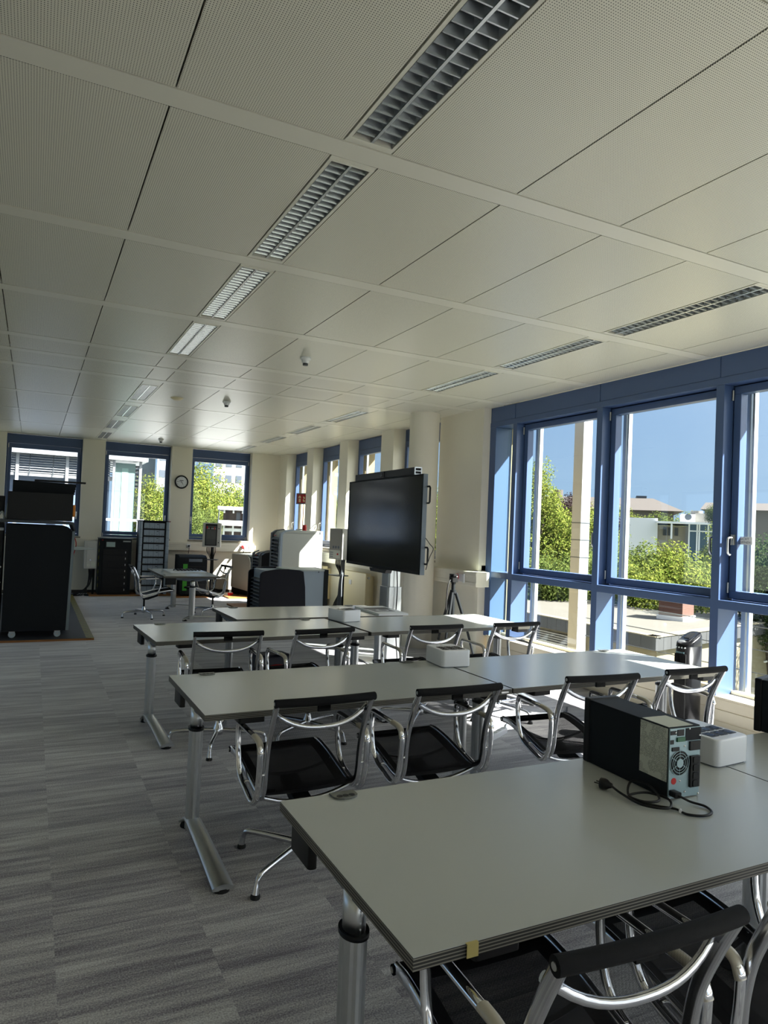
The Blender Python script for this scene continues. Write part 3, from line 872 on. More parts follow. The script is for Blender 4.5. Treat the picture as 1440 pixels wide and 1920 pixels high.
u = thing('power_supply_unit', 'black tower power supply lying its fan panel towards the camera on the front desk', 'power supply', (2.104,1.948,.73), R(-3), 'black tower power supplies')
def tower(u, detail):
    w, d, h = .075, .222, .25
    b = MB(); b.box(-w, w, -d+.004, d-.035, .002, h); b.build('casing', BLACKM, u, bevel=.0025)
    f = MB(); f.box(-w-.003, w+.003, d-.035, d, 0, h+.004); f.build('front_bezel', BLACK, u, bevel=.006)
    if not detail: return
    Y = -d
    p = MB(); p.box(-w+.003, w-.003, Y-.001, Y+.004, .004, h-.004); p.build('rear_panel', UPSPANEL, u)
    def at(a, c): return (-w+a*2*w, c*h)   # panel fractions from left, bottom
    # fan grille
    fx, fz = at(.33,.50)
    g_ = MB(); g_.slot(0); g_.cyl((fx,Y-.0012,fz),(fx,Y-.0018,fz),.0425,n=36)
    g_.slot(1)
    for r_ in (.0435,.034,.025):
        g_.tube([(fx+r_*math.cos(2*PI*k/32), Y-.0045, fz+r_*math.sin(2*PI*k/32)) for k in range(32)], .0013, 6, True)
    for k in range(6):
        a = R(90+60*k); g_.tube([(fx+.012*math.cos(a),Y-.0035,fz+.012*math.sin(a)),(fx+.045*math.cos(a),Y-.0035,fz+.045*math.sin(a))], .0013, 6)
    g_.cyl((fx,Y-.002,fz),(fx,Y-.006,fz),.0155,n=24)
    g_.build('fan_grille', [BLACKG, UPSPANEL], u)
    s = MB()
    x0, z0 = at(.64,.145); x1, z1 = at(.94,.585)
    s.box(x0,x1,Y-.010,Y,z0,z1); so_ = s.build('outlet_strip', BLACK, u, bevel=.002)
    for k in range(4):
        zc = z0+(k+.5)*(z1-z0)/4; q = MB(); q.rbox(-.0125,.0125,-.0115,.0115,0,.003,.005,3,M=Matrix.Translation(((x0+x1)/2,Y-.010,zc)) @ Matrix.Rotation(PI/2,4,'X'))
        q.build('socket', BLACKG, so_)
    s = MB(); a, c = at(.62,.66); e, f2 = at(.95,.79); s.box(a,e,Y-.008,Y,c,f2); s.build('terminal_block', BLACK, u, bevel=.002)
    s = MB(); a, c = at(.50,.80); e, f2 = at(.99,.975); s.box(a,e,Y-.003,Y,c,f2); s.build('slot_cover', BLACKM, u, bevel=.001)
    s = MB(); a, c = at(.22,.80); e, f2 = at(.47,.86); s.box(a,e,Y-.007,Y,c,f2); s.build('green_connector', GREENC, u, bevel=.001)
    s = MB()
    a, c = at(.03,.90); e, f2 = at(.20,.955); s.box(a,e,Y-.003,Y,c,f2)
    a, c = at(.24,.88); e, f2 = at(.44,.965); s.box(a,e,Y-.004,Y,c,f2)
    a, c = at(.03,.77); e, f2 = at(.14,.83); s.box(a,e,Y-.002,Y,c,f2)
    a, c = at(.08,.675); e, f2 = at(.30,.725); s.box(a,e,Y-.005,Y,c,f2)
    s.build('port_sockets', BLACK, u)
    s = MB(); a, c = at(.17,.255); s.cyl((a,Y-.002,c),(a,Y,c),.0115,n=24); s.build('red_seal', RED, u)
    s = MB()
    for fa, fc in ((.05,.03),(.95,.035),(.95,.86),(.62,.965),(.48,.73),(.52,.09),(.19,.925),(.36,.25)):
        a, c = at(fa, fc); s.lathe([(.0042,0),(.0035,.003),(.001,.004)], 10, M=Matrix.Translation((a,Y-.001,c)) @ Matrix.Rotation(PI/2,4,'X'))
    s.build('screws', CHROME, u)
    s = MB(); a, c = at(.13,.10); s.rbox(-.014,.014,-.010,.010,0,.03,.004,3,M=Matrix.Translation((a,Y,c)) @ Matrix.Rotation(PI/2,4,'X')); s.build('inlet_plug', BLACK, u)
    l = MB(); l.box(-w-.0008,-w-.0002,-d+.006,-d+.135,h*.24,h-.004); l.build('warning_label', PRINT, u)
    l = MB(); l.box(-w+.006,w-.03,-d+.008,-d+.135,h+.0002,h+.0008); l.build('top_label', LABELP, u)
tower(u, True)
u2 = thing('power_supply_unit', 'black tower power supply cut by the right picture edge on the front desk', 'power supply', (3.30,2.03,.73), R(15), 'black tower power supplies')
tower(u2, False)
# mains lead with plug
cd = MB()
U = Matrix.Translation((2.104,1.948,.73)) @ Matrix.Rotation(R(-3),4,'Z')
def ul(x, y, z): return U @ Vector((x,y,z))
pts = [ul(-.055,-.25,.025), ul(-.03,-.28,.012), ul(.0,-.315,.006), ul(-.02,-.36,.005), ul(-.07,-.372,.005), ul(-.115,-.345,.005), ul(-.12,-.30,.006), ul(-.16,-.262,.006), ul(-.20,-.215,.010),
       ul(-.185,-.15,.012), ul(-.12,-.10,.03), ul(-.095,-.16,.03), ul(-.13,-.24,.016), ul(-.19,-.235,.014), ul(-.20,-.17,.012), ul(-.13,-.18,.018), ul(-.10,-.25,.018), ul(-.15,-.30,.012), ul(-.215,-.25,.012), ul(-.22,-.16,.016), ul(-.215,-.10,.022)]
cd.tube(cm(pts, 8), .0042, 8)
pc = tag(cd.build('mains_lead', BLACK), 'black mains lead coiled beside the black power supply', 'cord')
pg = MB(); pp = ul(-.214,-.095,.022)
Mx = Matrix.Translation(pp) @ Matrix.Rotation(R(25),4,'Z') @ Matrix.Rotation(-PI/2,4,'X')
pg.lathe([(.008,-.005),(.011,.004),(.017,.012),(.0195,.02),(.0195,.036),(.017,.038)], 20, M=Mx)
for x in (-.0095,.0095): pg.cyl((x,0,.036),(x,0,.056),.0024,n=8,M=Mx)
pg.build('plug', BLACK, pc)
cl = MB(); q = ul(-.118,-.32,.007); cl.cyl(q-Vector((.006,.006,0)), q+Vector((.006,.006,0)), .0055, n=10); cl.build('cable_tie', WHITEP, pc)

bx = thing('picture_box', 'flat white carton with a printed photo on its lid beside the round pillar', 'box', (3.42,6.79,.73), R(-2))
m_ = MB(); m_.box(-.17,.17,-.33,.33,0,.022); m_.build('lid', CARD, bx, bevel=.002)
m_ = MB(); m_.slot(0); m_.box(-.155,.14,.04,.19,.0221,.0226); m_.slot(1); m_.box(-.14,.10,-.16,.03,.0221,.0226)
m_.slot(2); m_.add([(.0+.075*math.cos(2*PI*k/24)-.01,-.06+.07*math.sin(2*PI*k/24),.0229) for k in range(24)], [tuple(range(24))])
m_.slot(1); m_.add([(.0+.045*math.cos(2*PI*k/24)+.0,-.05+.05*math.sin(2*PI*k/24),.0231) for k in range(24)], [tuple(range(24))])
m_.build('printed_photo', [mat('photo_dark', srgb(52,52,56), .5), mat('photo_grey', srgb(120,122,126), .5), mat('photo_light', srgb(205,206,208), .5)], bx)

eq = thing('control_panel', 'flat light grey panel with black cables lying on the far meeting desk', 'panel', (2.42,12.50,.73), R(2))
m_ = MB(); m_.box(-.31,.31,-.30,.30,0,.026); m_.build('plate', ALU_L, eq, bevel=.003)
m_ = MB(); random.seed(3)
for k in range(7):
    x = -.20+.06*k; m_.tube(cm([(x,-.06+.05*random.random(),.034),(x+.05,.02,.04+.01*random.random()),(x+.1,-.05,.034),(x+.06,-.11,.032)], 5), .010, 6)
m_.build('cable_bundle', BLACK, eq)

# ------------------------------------------------------------------ big screen on its lift column
ds_ = thing('display_stand', 'large black interactive screen on a silver lift column with wide sound bar', 'screen', (3.79,7.617,0), -math.atan2(.075,2.127))
Ld, zb, zt = 1.065, 1.147, 2.243
m_ = MB(); m_.box(-.0,.05,-Ld,Ld,zb,zt); m_.build('housing', SLATE, ds_, bevel=.006)
m_ = MB(); m_.box(-.008,.0,-Ld,Ld,zb,zb+.035); m_.box(-.008,0,-Ld,Ld,zt-.016,zt); m_.box(-.008,0,-Ld,-Ld+.016,zb,zt); m_.box(-.008,0,Ld-.016,Ld,zb,zt); m_.build('bezel', BLACKM, ds_, bevel=.002)
m_ = MB(); m_.box(-.004,.0,-Ld+.016,Ld-.016,zb+.035,zt-.016); m_.build('screen_glass', SCREEN, ds_)
m_ = MB(); m_.box(-.004,.05,-Ld-.01,-Ld,zb,zt); m_.build('side_trim', SLATE, ds_, bevel=.002)
m_ = MB(); m_.box(-.01,.075,-.86,.86,zt+.002,zt+.085); sb_ = m_.build('sound_bar', BLACK, ds_, bevel=.004)
m_ = MB(); m_.slot(0); m_.box(-.016,-.01,-.06,.06,zt+.008,zt+.08); m_.slot(1); m_.cyl((-.022,0,zt+.042),(-.016,0,zt+.042),.022,n=20); m_.build('camera_eye', [BLACKG, SCREEN], sb_)
m_ = MB(); m_.box(-.012,.077,-.875,-.86,zt+.0,zt+.012); m_.box(-.012,.077,-.875,-.86,zt+.075,zt+.087); m_.box(-.012,-.002,-.875,-.86,zt,zt+.087); m_.box(.067,.077,-.875,-.86,zt,zt+.087); m_.box(-.01,.075,-.875,-.86,zt+.04,zt+.048); m_.build('end_frame', ALU_L, sb_)
for z in (zb+.78, zb+.12):
    m_ = MB(); m_.tube([(.05,-Ld-.01,z),(.05,-Ld-.055,z),(.05,-Ld-.07,z+.015),(.05,-Ld-.07,z+.165),(.05,-Ld-.055,z+.18),(.05,-Ld-.01,z+.18)], .010, 8); m_.build('handle', BLACK, ds_)
m_ = MB(); m_.tube(cm([(.05,-Ld-.01,zb+.40),(.06,-Ld-.09,zb+.34),(.06,-Ld-.17,zb+.29),(.06,-Ld-.10,zb+.20),(.05,-Ld-.04,zb+.06)], 6), .004, 6); m_.build('hanging_cable', BLACK, ds_)
m_ = MB(); m_.prism([(-.25,zb-.005),(.25,zb-.005),(.22,zb-.045),(-.22,zb-.045)], 'x', -.02, .06); m_.build('pen_tray', BLACK, ds_)
m_ = MB()
def colprof(a, b, c=.02): return [(-a+c,-b),(a-c,-b),(a,-b+c),(a,b-c),(a-c,b),(-a+c,b),(-a,b-c),(-a,-b+c)]
m_.prism([(x+.17,y) for x, y in colprof(.10,.125)], 'z', .02, .93); m_.build('lift_column', ALU, ds_, bevel=.004)
m_ = MB(); m_.prism([(x+.17,y) for x, y in colprof(.085,.11)], 'z', .93, 1.6); m_.box(.07,.09,-.4,.4,1.45,1.75); m_.build('inner_column', ALU_L, ds_, bevel=.003)
m_ = MB(); m_.box(-.12,.44,-.45,.45,0,.02); m_.build('base_plate', ALU, ds_, bevel=.004)
m_ = MB(); m_.tube(cm([(.17,-.14,1.2),(.18,-.16,.9),(.17,-.17,.5),(.2,-.2,.022)], 6), .007, 6); m_.build('power_cable', BLACK, ds_)

# ------------------------------------------------------------------ tripod
tr = thing('tripod', 'black camera tripod standing between the round pillar and the blue window frame', 'tripod', (4.74,7.42,0))
m_ = MB(); m_.cyl((0,0,.42),(0,0,.98),.024,n=14); m_.cyl((0,0,.86),(0,0,.90),.04,n=16); m_.build('centre_column', BLACKM, tr)
for k in range(3):
    a = R(100+120*k); ca, sa = math.cos(a), math.sin(a)
    m_ = MB(); m_.cyl((.035*ca,.035*sa,.87),(.19*ca,.19*sa,.42),.02,n=10); m_.cyl((.185*ca,.185*sa,.44),(.31*ca,.31*sa,.02),.015,n=10); m_.cyl((.18*ca,.18*sa,.45),(.195*ca,.195*sa,.41),.02,n=10)
    lg = m_.build('leg', BLACKM, tr)
    m_ = MB(); m_.cyl((.31*ca,.31*sa,0),(.31*ca,.31*sa,.03),.018,.013,n=10); m_.build('rubber_foot', RUBBER, lg)
    m_ = MB(); m_.cyl((.02*ca,.02*sa,.5),(.185*ca,.185*sa,.44),.006,n=8); m_.build('brace', BLACKM, tr)
m_ = MB(); m_.cyl((0,0,.98),(0,0,1.0),.03,n=16); m_.rbox(-.045,.045,-.04,.04,1.0,1.055,.015); m_.rbox(-.035,.035,-.05,.05,1.075,1.10,.01); m_.cyl((-.05,0,1.06),(.05,0,1.06),.022,n=14); m_.build('pan_head', BLACK, tr)
m_ = MB(); m_.tube(cm([(-.045,-.01,1.04),(-.09,-.03,.98),(-.115,-.04,.86),(-.12,-.04,.60),(-.12,-.04,.44)], 6), .009, 8); m_.build('pan_handle', RUBBER, tr)

# ------------------------------------------------------------------ tower fan
tf = thing('tower_fan', 'glossy black tower fan standing between the second row desk and the blue windows', 'fan', (4.74,3.90,0), R(-82))
m_ = MB(); m_.lathe([(.14,0),(.145,.008),(.13,.02),(.06,.028)], 28); m_.build('base', BLACKG, tf)
def ov(a, b, n=28): return [(a*math.copysign(abs(math.cos(2*PI*k/n))**.7, math.cos(2*PI*k/n)), b*math.copysign(abs(math.sin(2*PI*k/n))**.7, math.sin(2*PI*k/n))) for k in range(n)]
m_ = MB(); m_.prism(ov(.072,.115), 'z', .025, .80, True); bd = m_.build('body', BLACKG, tf)
m_ = MB(); vs = []
for z, s_, tl in ((.80,1,0),(.812,.98,.035),(.818,.88,.045)):
    for (px_, py_) in ov(.072,.115): vs.append((px_*s_, py_*s_, z+tl*(py_/.115)*.95+tl))
n = 28; m_.add(vs, [(i,(i+1)%n,n+(i+1)%n,n+i) for i in range(n)]+[(n+i,n+(i+1)%n,2*n+(i+1)%n,2*n+i) for i in range(n)]+[tuple(2*n+i for i in range(n))], True); m_.build('top_cap', BLACKG, tf)
m_ = MB()
m_.prism([(-.04,.855),(.05,.892),(.05,.899),(-.04,.863)], 'x', -.022, .022); m_.build('carry_handle', BLACK, tf)
m_ = MB()
for k in range(18): m_.box(-.05+.0055*k, -.05+.0055*k+.0025, -.1185, -.108, .10, .74)
m_.build('air_grille', BLACK, tf)
m_ = MB()
for k in range(4): m_.cyl((-.036+.024*k,-.112,.79),(-.036+.024*k,-.121,.79),.006,n=10)
m_.build('control_buttons', ALU_L, tf)
m_ = MB(); m_.box(-.04,.03,-.1195,-.112,.745,.757); m_.build('maker_badge', mat('badge_teal_grey', srgb(90,120,125), .4), tf)
# ------------------------------------------------------------------ equipment at the far end
# left: black machine on casters standing on a platform with hazard tape
pf = thing('floor_platform', 'low anthracite platform with hazard tape edge under the black cabinet', 'platform', (0,0,0))
m_ = MB(); m_.box(-2.6,.80,9.98,15.65,0,.026); m_.build('board', WOODPAD, pf)
m_ = MB(); m_.box(-2.598,.705,9.985,15.64,.026,.030); m_.build('mat', MATBLK, pf)
m_ = MB(); m_.box(.705,.80,9.985,15.64,.026,.0305); m_.build('warning_tape', HAZ, pf)
SLATE3 = mat('grey_corner_profile', srgb(120,132,138), .45)
cb = thing('machine_cabinet', 'big black cabinet on four white casters at the left picture edge', 'cabinet', (0,0,.03))
m_ = MB(); pr_ = [(-.292,.10),(.452,.09),(.455,.10)]
body = [(-.292,.085),(.455,.085),(.48,1.40)]+[(.48-.10+.10*math.cos(R(a)), 1.36+.10*math.sin(R(a))) for a in (15,30,45,60,75,90)]+[(-.297,1.465)]
m_.prism(body, 'y', 10.15, 11.05); m_.build('body', BLACKM, cb, bevel=.004)
m_ = MB(); m_.prism([(.457,.085),(.493,.085),(.515,1.395),(.482,1.395)], 'y', 10.145, 11.05); m_.build('corner_strip', SLATE3, cb)
m_ = MB(); m_.prism([(-.40,1.485),(.47,1.482),(.50,1.40),(.52,1.40),(.49,1.515),(-.40,1.525)], 'y', 10.10, 11.10); m_.build('top_shelf', DGREY, cb, bevel=.003)
for x, y in ((-.17,10.19),(.36,10.19),(-.17,10.95),(.36,10.95)):
    m_ = MB(); m_.slot(0); m_.box(x-.035,x+.035,y-.035,y+.035,.075,.087); m_.prism([(y-.02,.075),(y+.03,.075),(y+.02,.02),(y-.005,.02)],'x',x-.022,x-.018); m_.prism([(y-.02,.075),(y+.03,.075),(y+.02,.02),(y-.005,.02)],'x',x+.018,x+.022)
    m_.slot(1); m_.cyl((x,y-.016,.042),(x,y+.016,.042),.042,n=22); m_.slot(0); m_.cyl((x,y-.018,.042),(x,y+.018,.042),.013,n=12)
    m_.build('caster', [STEEL, CLEARW], cb)
m_ = MB(); m_.prism([(.52,1.13),(.80,1.145),(.80,1.155),(.52,1.17)], 'y', 10.5, 10.9); m_.build('folding_tray', LGREY, cb, bevel=.002)
m_ = MB(); m_.tube(cm([(.52,10.7,1.35),(.56,10.65,1.2),(.52,10.72,1.0)],5), .006, 6); m_.build('red_cable', RED, cb)
mt = thing('tool_case', 'black upright case with raised lid standing on top of the black cabinet', 'case', (0,0,1.555))
m_ = MB(); m_.box(-.297,.473,10.15,10.75,0,.36); m_.build('case_body', BLACK, mt, bevel=.004)
m_ = MB(); pts = [(-.262,.34),(.50,.34)]
for k in range(9): pts.append((.50+.012*(k%2)+.003*k, .36+.018*k))
pts += [(.545,.52),(-.262,.535)]
m_.prism(pts, 'y', 10.76, 11.0); m_.build('raised_lid', BLACKM, mt)
m_ = MB(); m_.box(.0,.655,10.80,10.90,.535,.56); m_.build('lid_bar', BLACK, mt, bevel=.002)
m_ = MB(); m_.rbox(.472,.505,10.16,10.22,.06,.22,.008); m_.build('orange_latch', ORANGE, mt)
dm = thing('equipment_rack', 'dark equipment rack left of the black cabinet, mostly outside the picture', 'rack', (0,0,.03))
m_ = MB(); m_.box(-.95,-.33,10.35,11.0,.02,1.50); m_.build('casing', BLACK, dm, bevel=.004)
m_ = MB(); m_.box(-.40,-.325,10.325,10.35,1.375,1.41); m_.build('handle', WHITEP, dm, bevel=.003)
m_ = MB(); m_.box(-.60,-.33,10.30,10.35,.45,.56); m_.build('white_drawer_edge', LGREY, dm, bevel=.003)
m_ = MB()
for z in (.70,.9): m_.cyl((-.345,10.35,z),(-.345,10.335,z),.012,n=10)
m_.build('screws', STEEL, dm)
mo = thing('monitor', 'black monitor edge with grey cables at the left picture edge', 'monitor', (0,0,1.53))
m_ = MB(); m_.box(-.95,-.335,10.55,10.60,.10,.33); m_.build('screen', BLACK, mo, bevel=.004)
m_ = MB(); m_.box(-.75,-.55,10.5,10.7,0,.015); m_.box(-.67,-.63,10.58,10.62,.0,.2); m_.build('stand', BLACK, mo)
m_ = MB(); m_.tube(cm([(-.42,10.45,.01),(-.36,10.43,.12),(-.32,10.44,.02),(-.30,10.46,.2),(-.29,10.5,.3)],6), .011, 8); m_.build('grey_cable', LGREY, mo)

def pad(name, x0, x1, y0, y1, lab, rot=0):
    m_ = MB(); m_.box(x0,x1,y0,y1,0,.028); return tag(m_.build(name, WOODPAD, bevel=.002), lab, 'board', 'plywood boards under the machines')
# wall box at the far left
gb = thing('distribution_box', 'light grey distribution box on a stand left of the black drawer cabinet', 'electric box', (1.10,15.55,0))
m_ = MB(); m_.box(-.12,.12,0,.16,.555,1.125); m_.build('housing', GREYBOX, gb, bevel=.006)
m_ = MB(); m_.box(-.075,.118,-.012,0,.57,1.11); dd = m_.build('door', GREYBOX, gb, bevel=.003)
m_ = MB(); m_.cyl((.0,-.014,.74),(.0,-.03,.74),.018,n=14); m_.build('door_lock', CHROME, dd)
m_ = MB(); m_.slot(0); m_.box(.02,.10,-.0135,-.012,.60,.70); m_.box(-.06,.0,-.0135,-.012,.6,.65); m_.build('sticker', LABELP, dd)
m_ = MB(); m_.box(.06,.10,.06,.12,.02,.56); m_.box(-.08,.14,-.02,.2,0,.02); m_.build('post', BLACKM, gb)
m_ = MB(); random.seed(5)
for k in range(6):
    a = -.02+.02*k
    m_.tube(cm([(a,.05,.555),(a*.6,.03,.40),(-.06+.03*random.random(),-.02,.18),(-.10-.05*k,-.05-.03*random.random(),.03),(-.35-.03*k,.05,.012)],6), .009, 6)
m_.build('cable_bundle', RUBBER, gb)

# black drawer cabinet
pad('plywood_board', 1.10,2.07,15.42,15.98, 'plywood board under the black drawer cabinet')
bc = thing('drawer_cabinet', 'black drawer cabinet with a small lit panel under the middle far window', 'cabinet', (1.575,15.72,.028))
m_ = MB(); m_.box(-.315,.315,-.22,.25,0,1.155); m_.build('casing', BLACKM, bc, bevel=.006)
m_ = MB(); m_.box(-.325,.325,-.235,.25,1.155,1.17); m_.build('top', DGREY, bc, bevel=.004)
for k in range(7):
    z0 = .04+.13*k
    m_ = MB(); m_.box(-.24,.24,-.232,-.22,z0,z0+.12)
    for j in range(12): m_.box(-.22+.037*j,-.22+.037*j+.012,-.234,-.232,z0+.015,z0+.105)
    d_ = m_.build('drawer', BLACK, bc, bevel=.002)
    m_ = MB(); m_.rbox(.19,.205,-.24,-.232,z0+.04,z0+.08,.004); m_.build('latch', STEEL, d_)
m_ = MB(); m_.box(-.20,.0,-.234,-.22,.965,1.115); pn_ = m_.build('display_panel', BLACK, bc, bevel=.002)
m_ = MB(); m_.box(-.185,-.015,-.236,-.234,.99,1.09); m_.build('lcd', LCD, pn_)
m_ = MB(); m_.slot(0); m_.box(.14,.29,-.224,-.2195,1.115,1.122); m_.box(.14,.29,-.224,-.2195,1.098,1.108); m_.slot(1); m_.box(-.275,-.245,-.224,-.2195,1.12,1.135); m_.build('badge', [LGREY, RED], bc)
m_ = MB(); m_.box(-.322,-.315,-.20,-.14,.1,1.1); m_.build('hazard_strip', HAZ, bc)

# tall battery rack
pad('plywood_board', 2.02,2.72,15.42,15.98, 'plywood board under the tall battery rack')
tr_ = thing('battery_rack', 'tall black rack with rows of silver drawers below the middle far window', 'rack', (2.335,15.70,.028))
HR = 1.55
m_ = MB(); m_.box(-.30,.30,-.12,.25,0,HR); m_.build('casing', BLACKM, tr_, bevel=.004)
m_ = MB(); m_.box(-.325,.325,-.20,.25,HR,HR+.02); m_.build('top', BLACK, tr_, bevel=.003)
for s in (-1,1):
    m_ = MB(); x = s*.275
    m_.rbox(x-.035,x+.035,-.19,-.12,.0,HR,.02,5)
    q = m_.build('side_column', LBLUEG, tr_)
    m_ = MB()
    for k in range(1,9): m_.box(x-.036,x+.036,-.1915,-.12,HR*k/9-.002,HR*k/9+.002)
    m_.build('joint_lines', BLACK, q)
nr = 10
for k in range(nr):
    z0 = .03+k*(HR-.05)/nr; hh = (HR-.05)/nr
    m_ = MB(); m_.slot(0); m_.box(-.21,.21,-.165,-.12,z0+.022,z0+hh-.012)
    m_.slot(1)
    for j in (1,2,3): m_.box(-.21+.105*j-.002,-.21+.105*j+.002,-.1665,-.165,z0+.022,z0+hh-.012)
    m_.box(.05,.09,-.1668,-.165,z0+hh-.045,z0+hh-.035)
    for j in range(4): m_.cyl((-.19+.105*j+.04,-.165,z0+.04),(-.19+.105*j+.04,-.1668,z0+.04),.006,n=8)
    m_.build('battery_drawer', [LBLUEG, BLACK], tr_)
    m_ = MB(); m_.box(-.235,.235,-.185,-.12,z0-.008,z0+.016); m_.build('shelf_rail', BLACK, tr_, bevel=.002)
m_ = MB(); m_.box(.29,.312,-.203,-.2,HR+.004,HR+.016); m_.build('badge', RED, tr_)

# low black cabinet with green sticker
pad('plywood_board', 2.72,3.46,15.02,15.7, 'plywood board under the low black unit by the wall')
lc = thing('low_battery_unit', 'low black unit with rounded top and green sticker behind the far meeting desk', 'cabinet', (3.10,15.36,.028))
m_ = MB(); pr_ = [(-.28,.03),(.28,.03),(.28,.76),(.22,.83),(.10,.85),(-.28,.85)]
m_.prism([(y,z) for y, z in pr_][::-1] if False else [(-.28,.03),(.28,.03),(.28,.86),(-.12,.86),(-.24,.82),(-.28,.74)], 'x', -.29, .29); m_.build('casing', BLACKM, lc, bevel=.008)
for z in (.24,.46,.62):
    m_ = MB(); m_.box(-.25,.25,-.284,-.278,z,z+.012); m_.build('panel_groove', RUBBER, lc)
m_ = MB(); m_.rbox(-.1,.18,-.288,-.27,.73,.79,.006,M=None); m_.build('screen_strip', SLATE, lc)
m_ = MB(); m_.box(-.20,-.12,-.2665,-.262,.745,.755); m_.build('badge', RED, lc)
m_ = MB(); m_.slot(0); m_.box(-.215,-.125,-.2885,-.28,.12,.68); m_.slot(1)
m_.text('MIIII', .095, Matrix.Translation((-.17,-.2892,.50)) @ Matrix.Rotation(PI/2,4,'X') @ Matrix.Rotation(PI/2,4,'Z'))
m_.build('green_sticker', [GREEN, LGREEN], lc)
for x in (-.2,.2):
    m_ = MB(); m_.cyl((x-.015,-.2,.025),(x+.015,-.2,.025),.025,n=14); m_.build('caster', DGREY, lc)
# breaker box on a post
bp_ = thing('breaker_box', 'grey breaker box with a dark window on a black post by the right far window', 'electric box', (3.48,15.15,0), R(-22), 'breaker boxes on black posts')
def breaker(t, win):
    m_ = MB(); m_.box(-.19,.19,-.07,.07,1.08,1.60); m_.build('housing', GREYBOX, t, bevel=.006)
    if win:
        m_ = MB(); m_.slot(0); m_.box(-.135,.115,-.078,-.07,1.11,1.575); m_.slot(1); m_.box(-.115,.095,-.0795,-.078,1.13,1.54)
        d_ = m_.build('window_door', [BLACK, mat('smoked_window', srgb(96,98,96), .2)], t)
        m_ = MB(); m_.slot(0); m_.box(-.11,.09,-.082,-.0795,1.47,1.485); m_.slot(1); m_.box(-.11,-.085,-.084,-.0795,1.47,1.525); m_.box(.05,.07,-.084,-.0795,1.455,1.515); m_.slot(2); m_.box(-.04,-.015,-.084,-.0795,1.455,1.515)
        m_.build('breakers', [LGREY, RED, BLACK], d_)
        m_ = MB()
        for z in (1.18,1.48): m_.cyl((.15,-.07,z),(.15,-.085,z),.012,n=10)
        m_.build('door_screws', BLACK, t)
        m_ = MB()
        for r_ in range(4):
            for c_ in range(5): m_.box(-.10+.042*c_,-.10+.042*c_+.03,-.0802,-.0795,1.15+.028*r_,1.15+.028*r_+.014)
        m_.build('wiring_table', mat('faded_print', srgb(60,62,62), .4), d_)
    else:
        m_ = MB(); m_.box(-.165,.17,-.082,-.07,1.09,1.59); d_ = m_.build('cover', mat('warm_grey_cover', srgb(150,148,140), .5), t, bevel=.003)
        m_ = MB(); m_.slot(0); m_.box(-.15,.16,-.0835,-.082,1.10,1.235); m_.slot(1); m_.cyl((.09,-.082,1.17),(.09,-.095,1.17),.016,n=14)
        m_.slot(2)
        for k in range(3): m_.cyl((-.05+.075*k,-.082,1.285),(-.05+.075*k,-.084,1.285),.024,n=18)
        for k in range(9):
            m_.box(-.14+.03*(k%3)*1.1,-.14+.03*(k%3)*1.1+.022,-.0842,-.082,1.115+.035*(k//3),1.115+.035*(k//3)+.018)
        m_.build('control_label', [LABELP, RED, SLATE], d_)
    m_ = MB(); m_.box(-.025,.025,.07,.12,.02,1.55); m_.box(-.22,.22,-.1,.3,0,.02); m_.build('post', BLACKM, t, bevel=.002)
    m_ = MB(); m_.box(-.2,.14,-.10,.12,.80,.815); m_.build('shelf', DGREY, t, bevel=.002)
    m_ = MB(); random.seed(9+win)
    for k in range(7):
        x = -.10+.03*k
        m_.tube(cm([(x,.02,1.08),(x,.02,.98),(x*.4+.01,.06,.80+.05*random.random()),(.05*random.random(),.04,.55),(.12*random.random(),-.08,.25),(.2*random.random(),.1,.04)],6), .008, 6)
    m_.build('cable_bundle', RUBBER, t)
breaker(bp_, 1)
bp2 = thing('breaker_box', 'grey breaker box with a red button on a black post left of the big screen', 'electric box', (4.66,10.92,0), R(-78), 'breaker boxes on black posts')
breaker(bp2, 0)
m_ = MB()
for k in range(4):
    m_.tube(cm([(.14,-.03+.02*k,1.08),(.18,-.05+.01*k,.9),(.20+.02*k,-.10,.72),(.26+.03*k,-.16,.45),(.30+.04*k,-.2,.05)],6), .012, 6)
m_.build('grey_cables', DGREY, bp2)

# copier-like open unit by the wall
pad('plywood_board', 3.80,4.75,14.75,15.85, 'plywood board under the open silver unit by the far wall')
oc = thing('charger_unit', 'open grey unit with curved side cover and white drawers under the wall sockets', 'cabinet', (4.28,15.35,.028), R(25))
m_ = MB(); m_.box(-.10,.40,-.30,.30,.04,.42); m_.build('lower_case', BLACKM, oc, bevel=.004)
m_ = MB(); m_.box(-.10,.40,-.05,.30,.42,.86); m_.build('upper_case', DGREY, oc, bevel=.004)
m_ = MB(); pts = [(-.32,.10),(.30,.16),(.30,.90),(-.20,.90),(-.29,.83),(-.32,.72)]
m_.prism(pts, 'x', -.125, -.10); m_.build('side_cover', mat('warm_silver_cover', srgb(170,166,152), .4, .3), oc, bevel=.006)
m_ = MB(); m_.box(-.1,.40,-.26,.30,.86,.90); m_.build('top_cover', LGREY, oc, bevel=.01)
m_ = MB(); m_.box(-.09,.38,-.28,-.05,.46,.475); m_.build('tray', LGREY, oc, bevel=.002)
for z, h_ in ((.05,.09),(.15,.09)):
    m_ = MB(); m_.box(-.06,.12,-.315,-.30,z,z+h_); m_.build('white_drawer', WHITEP, oc, bevel=.003)
for z in (.26,.31,.36):
    m_ = MB(); m_.box(-.03,.10,-.312,-.30,z,z+.022); m_.build('louvre_plate', LGREY, oc)
m_ = MB(); m_.box(0,.36,-.26,-.06,.5,.72); m_.build('inner_module', LBLUEG, oc, bevel=.004)
m_ = MB(); m_.box(-.08,.38,-.28,.28,0,.04); m_.build('plinth', BLACK, oc)
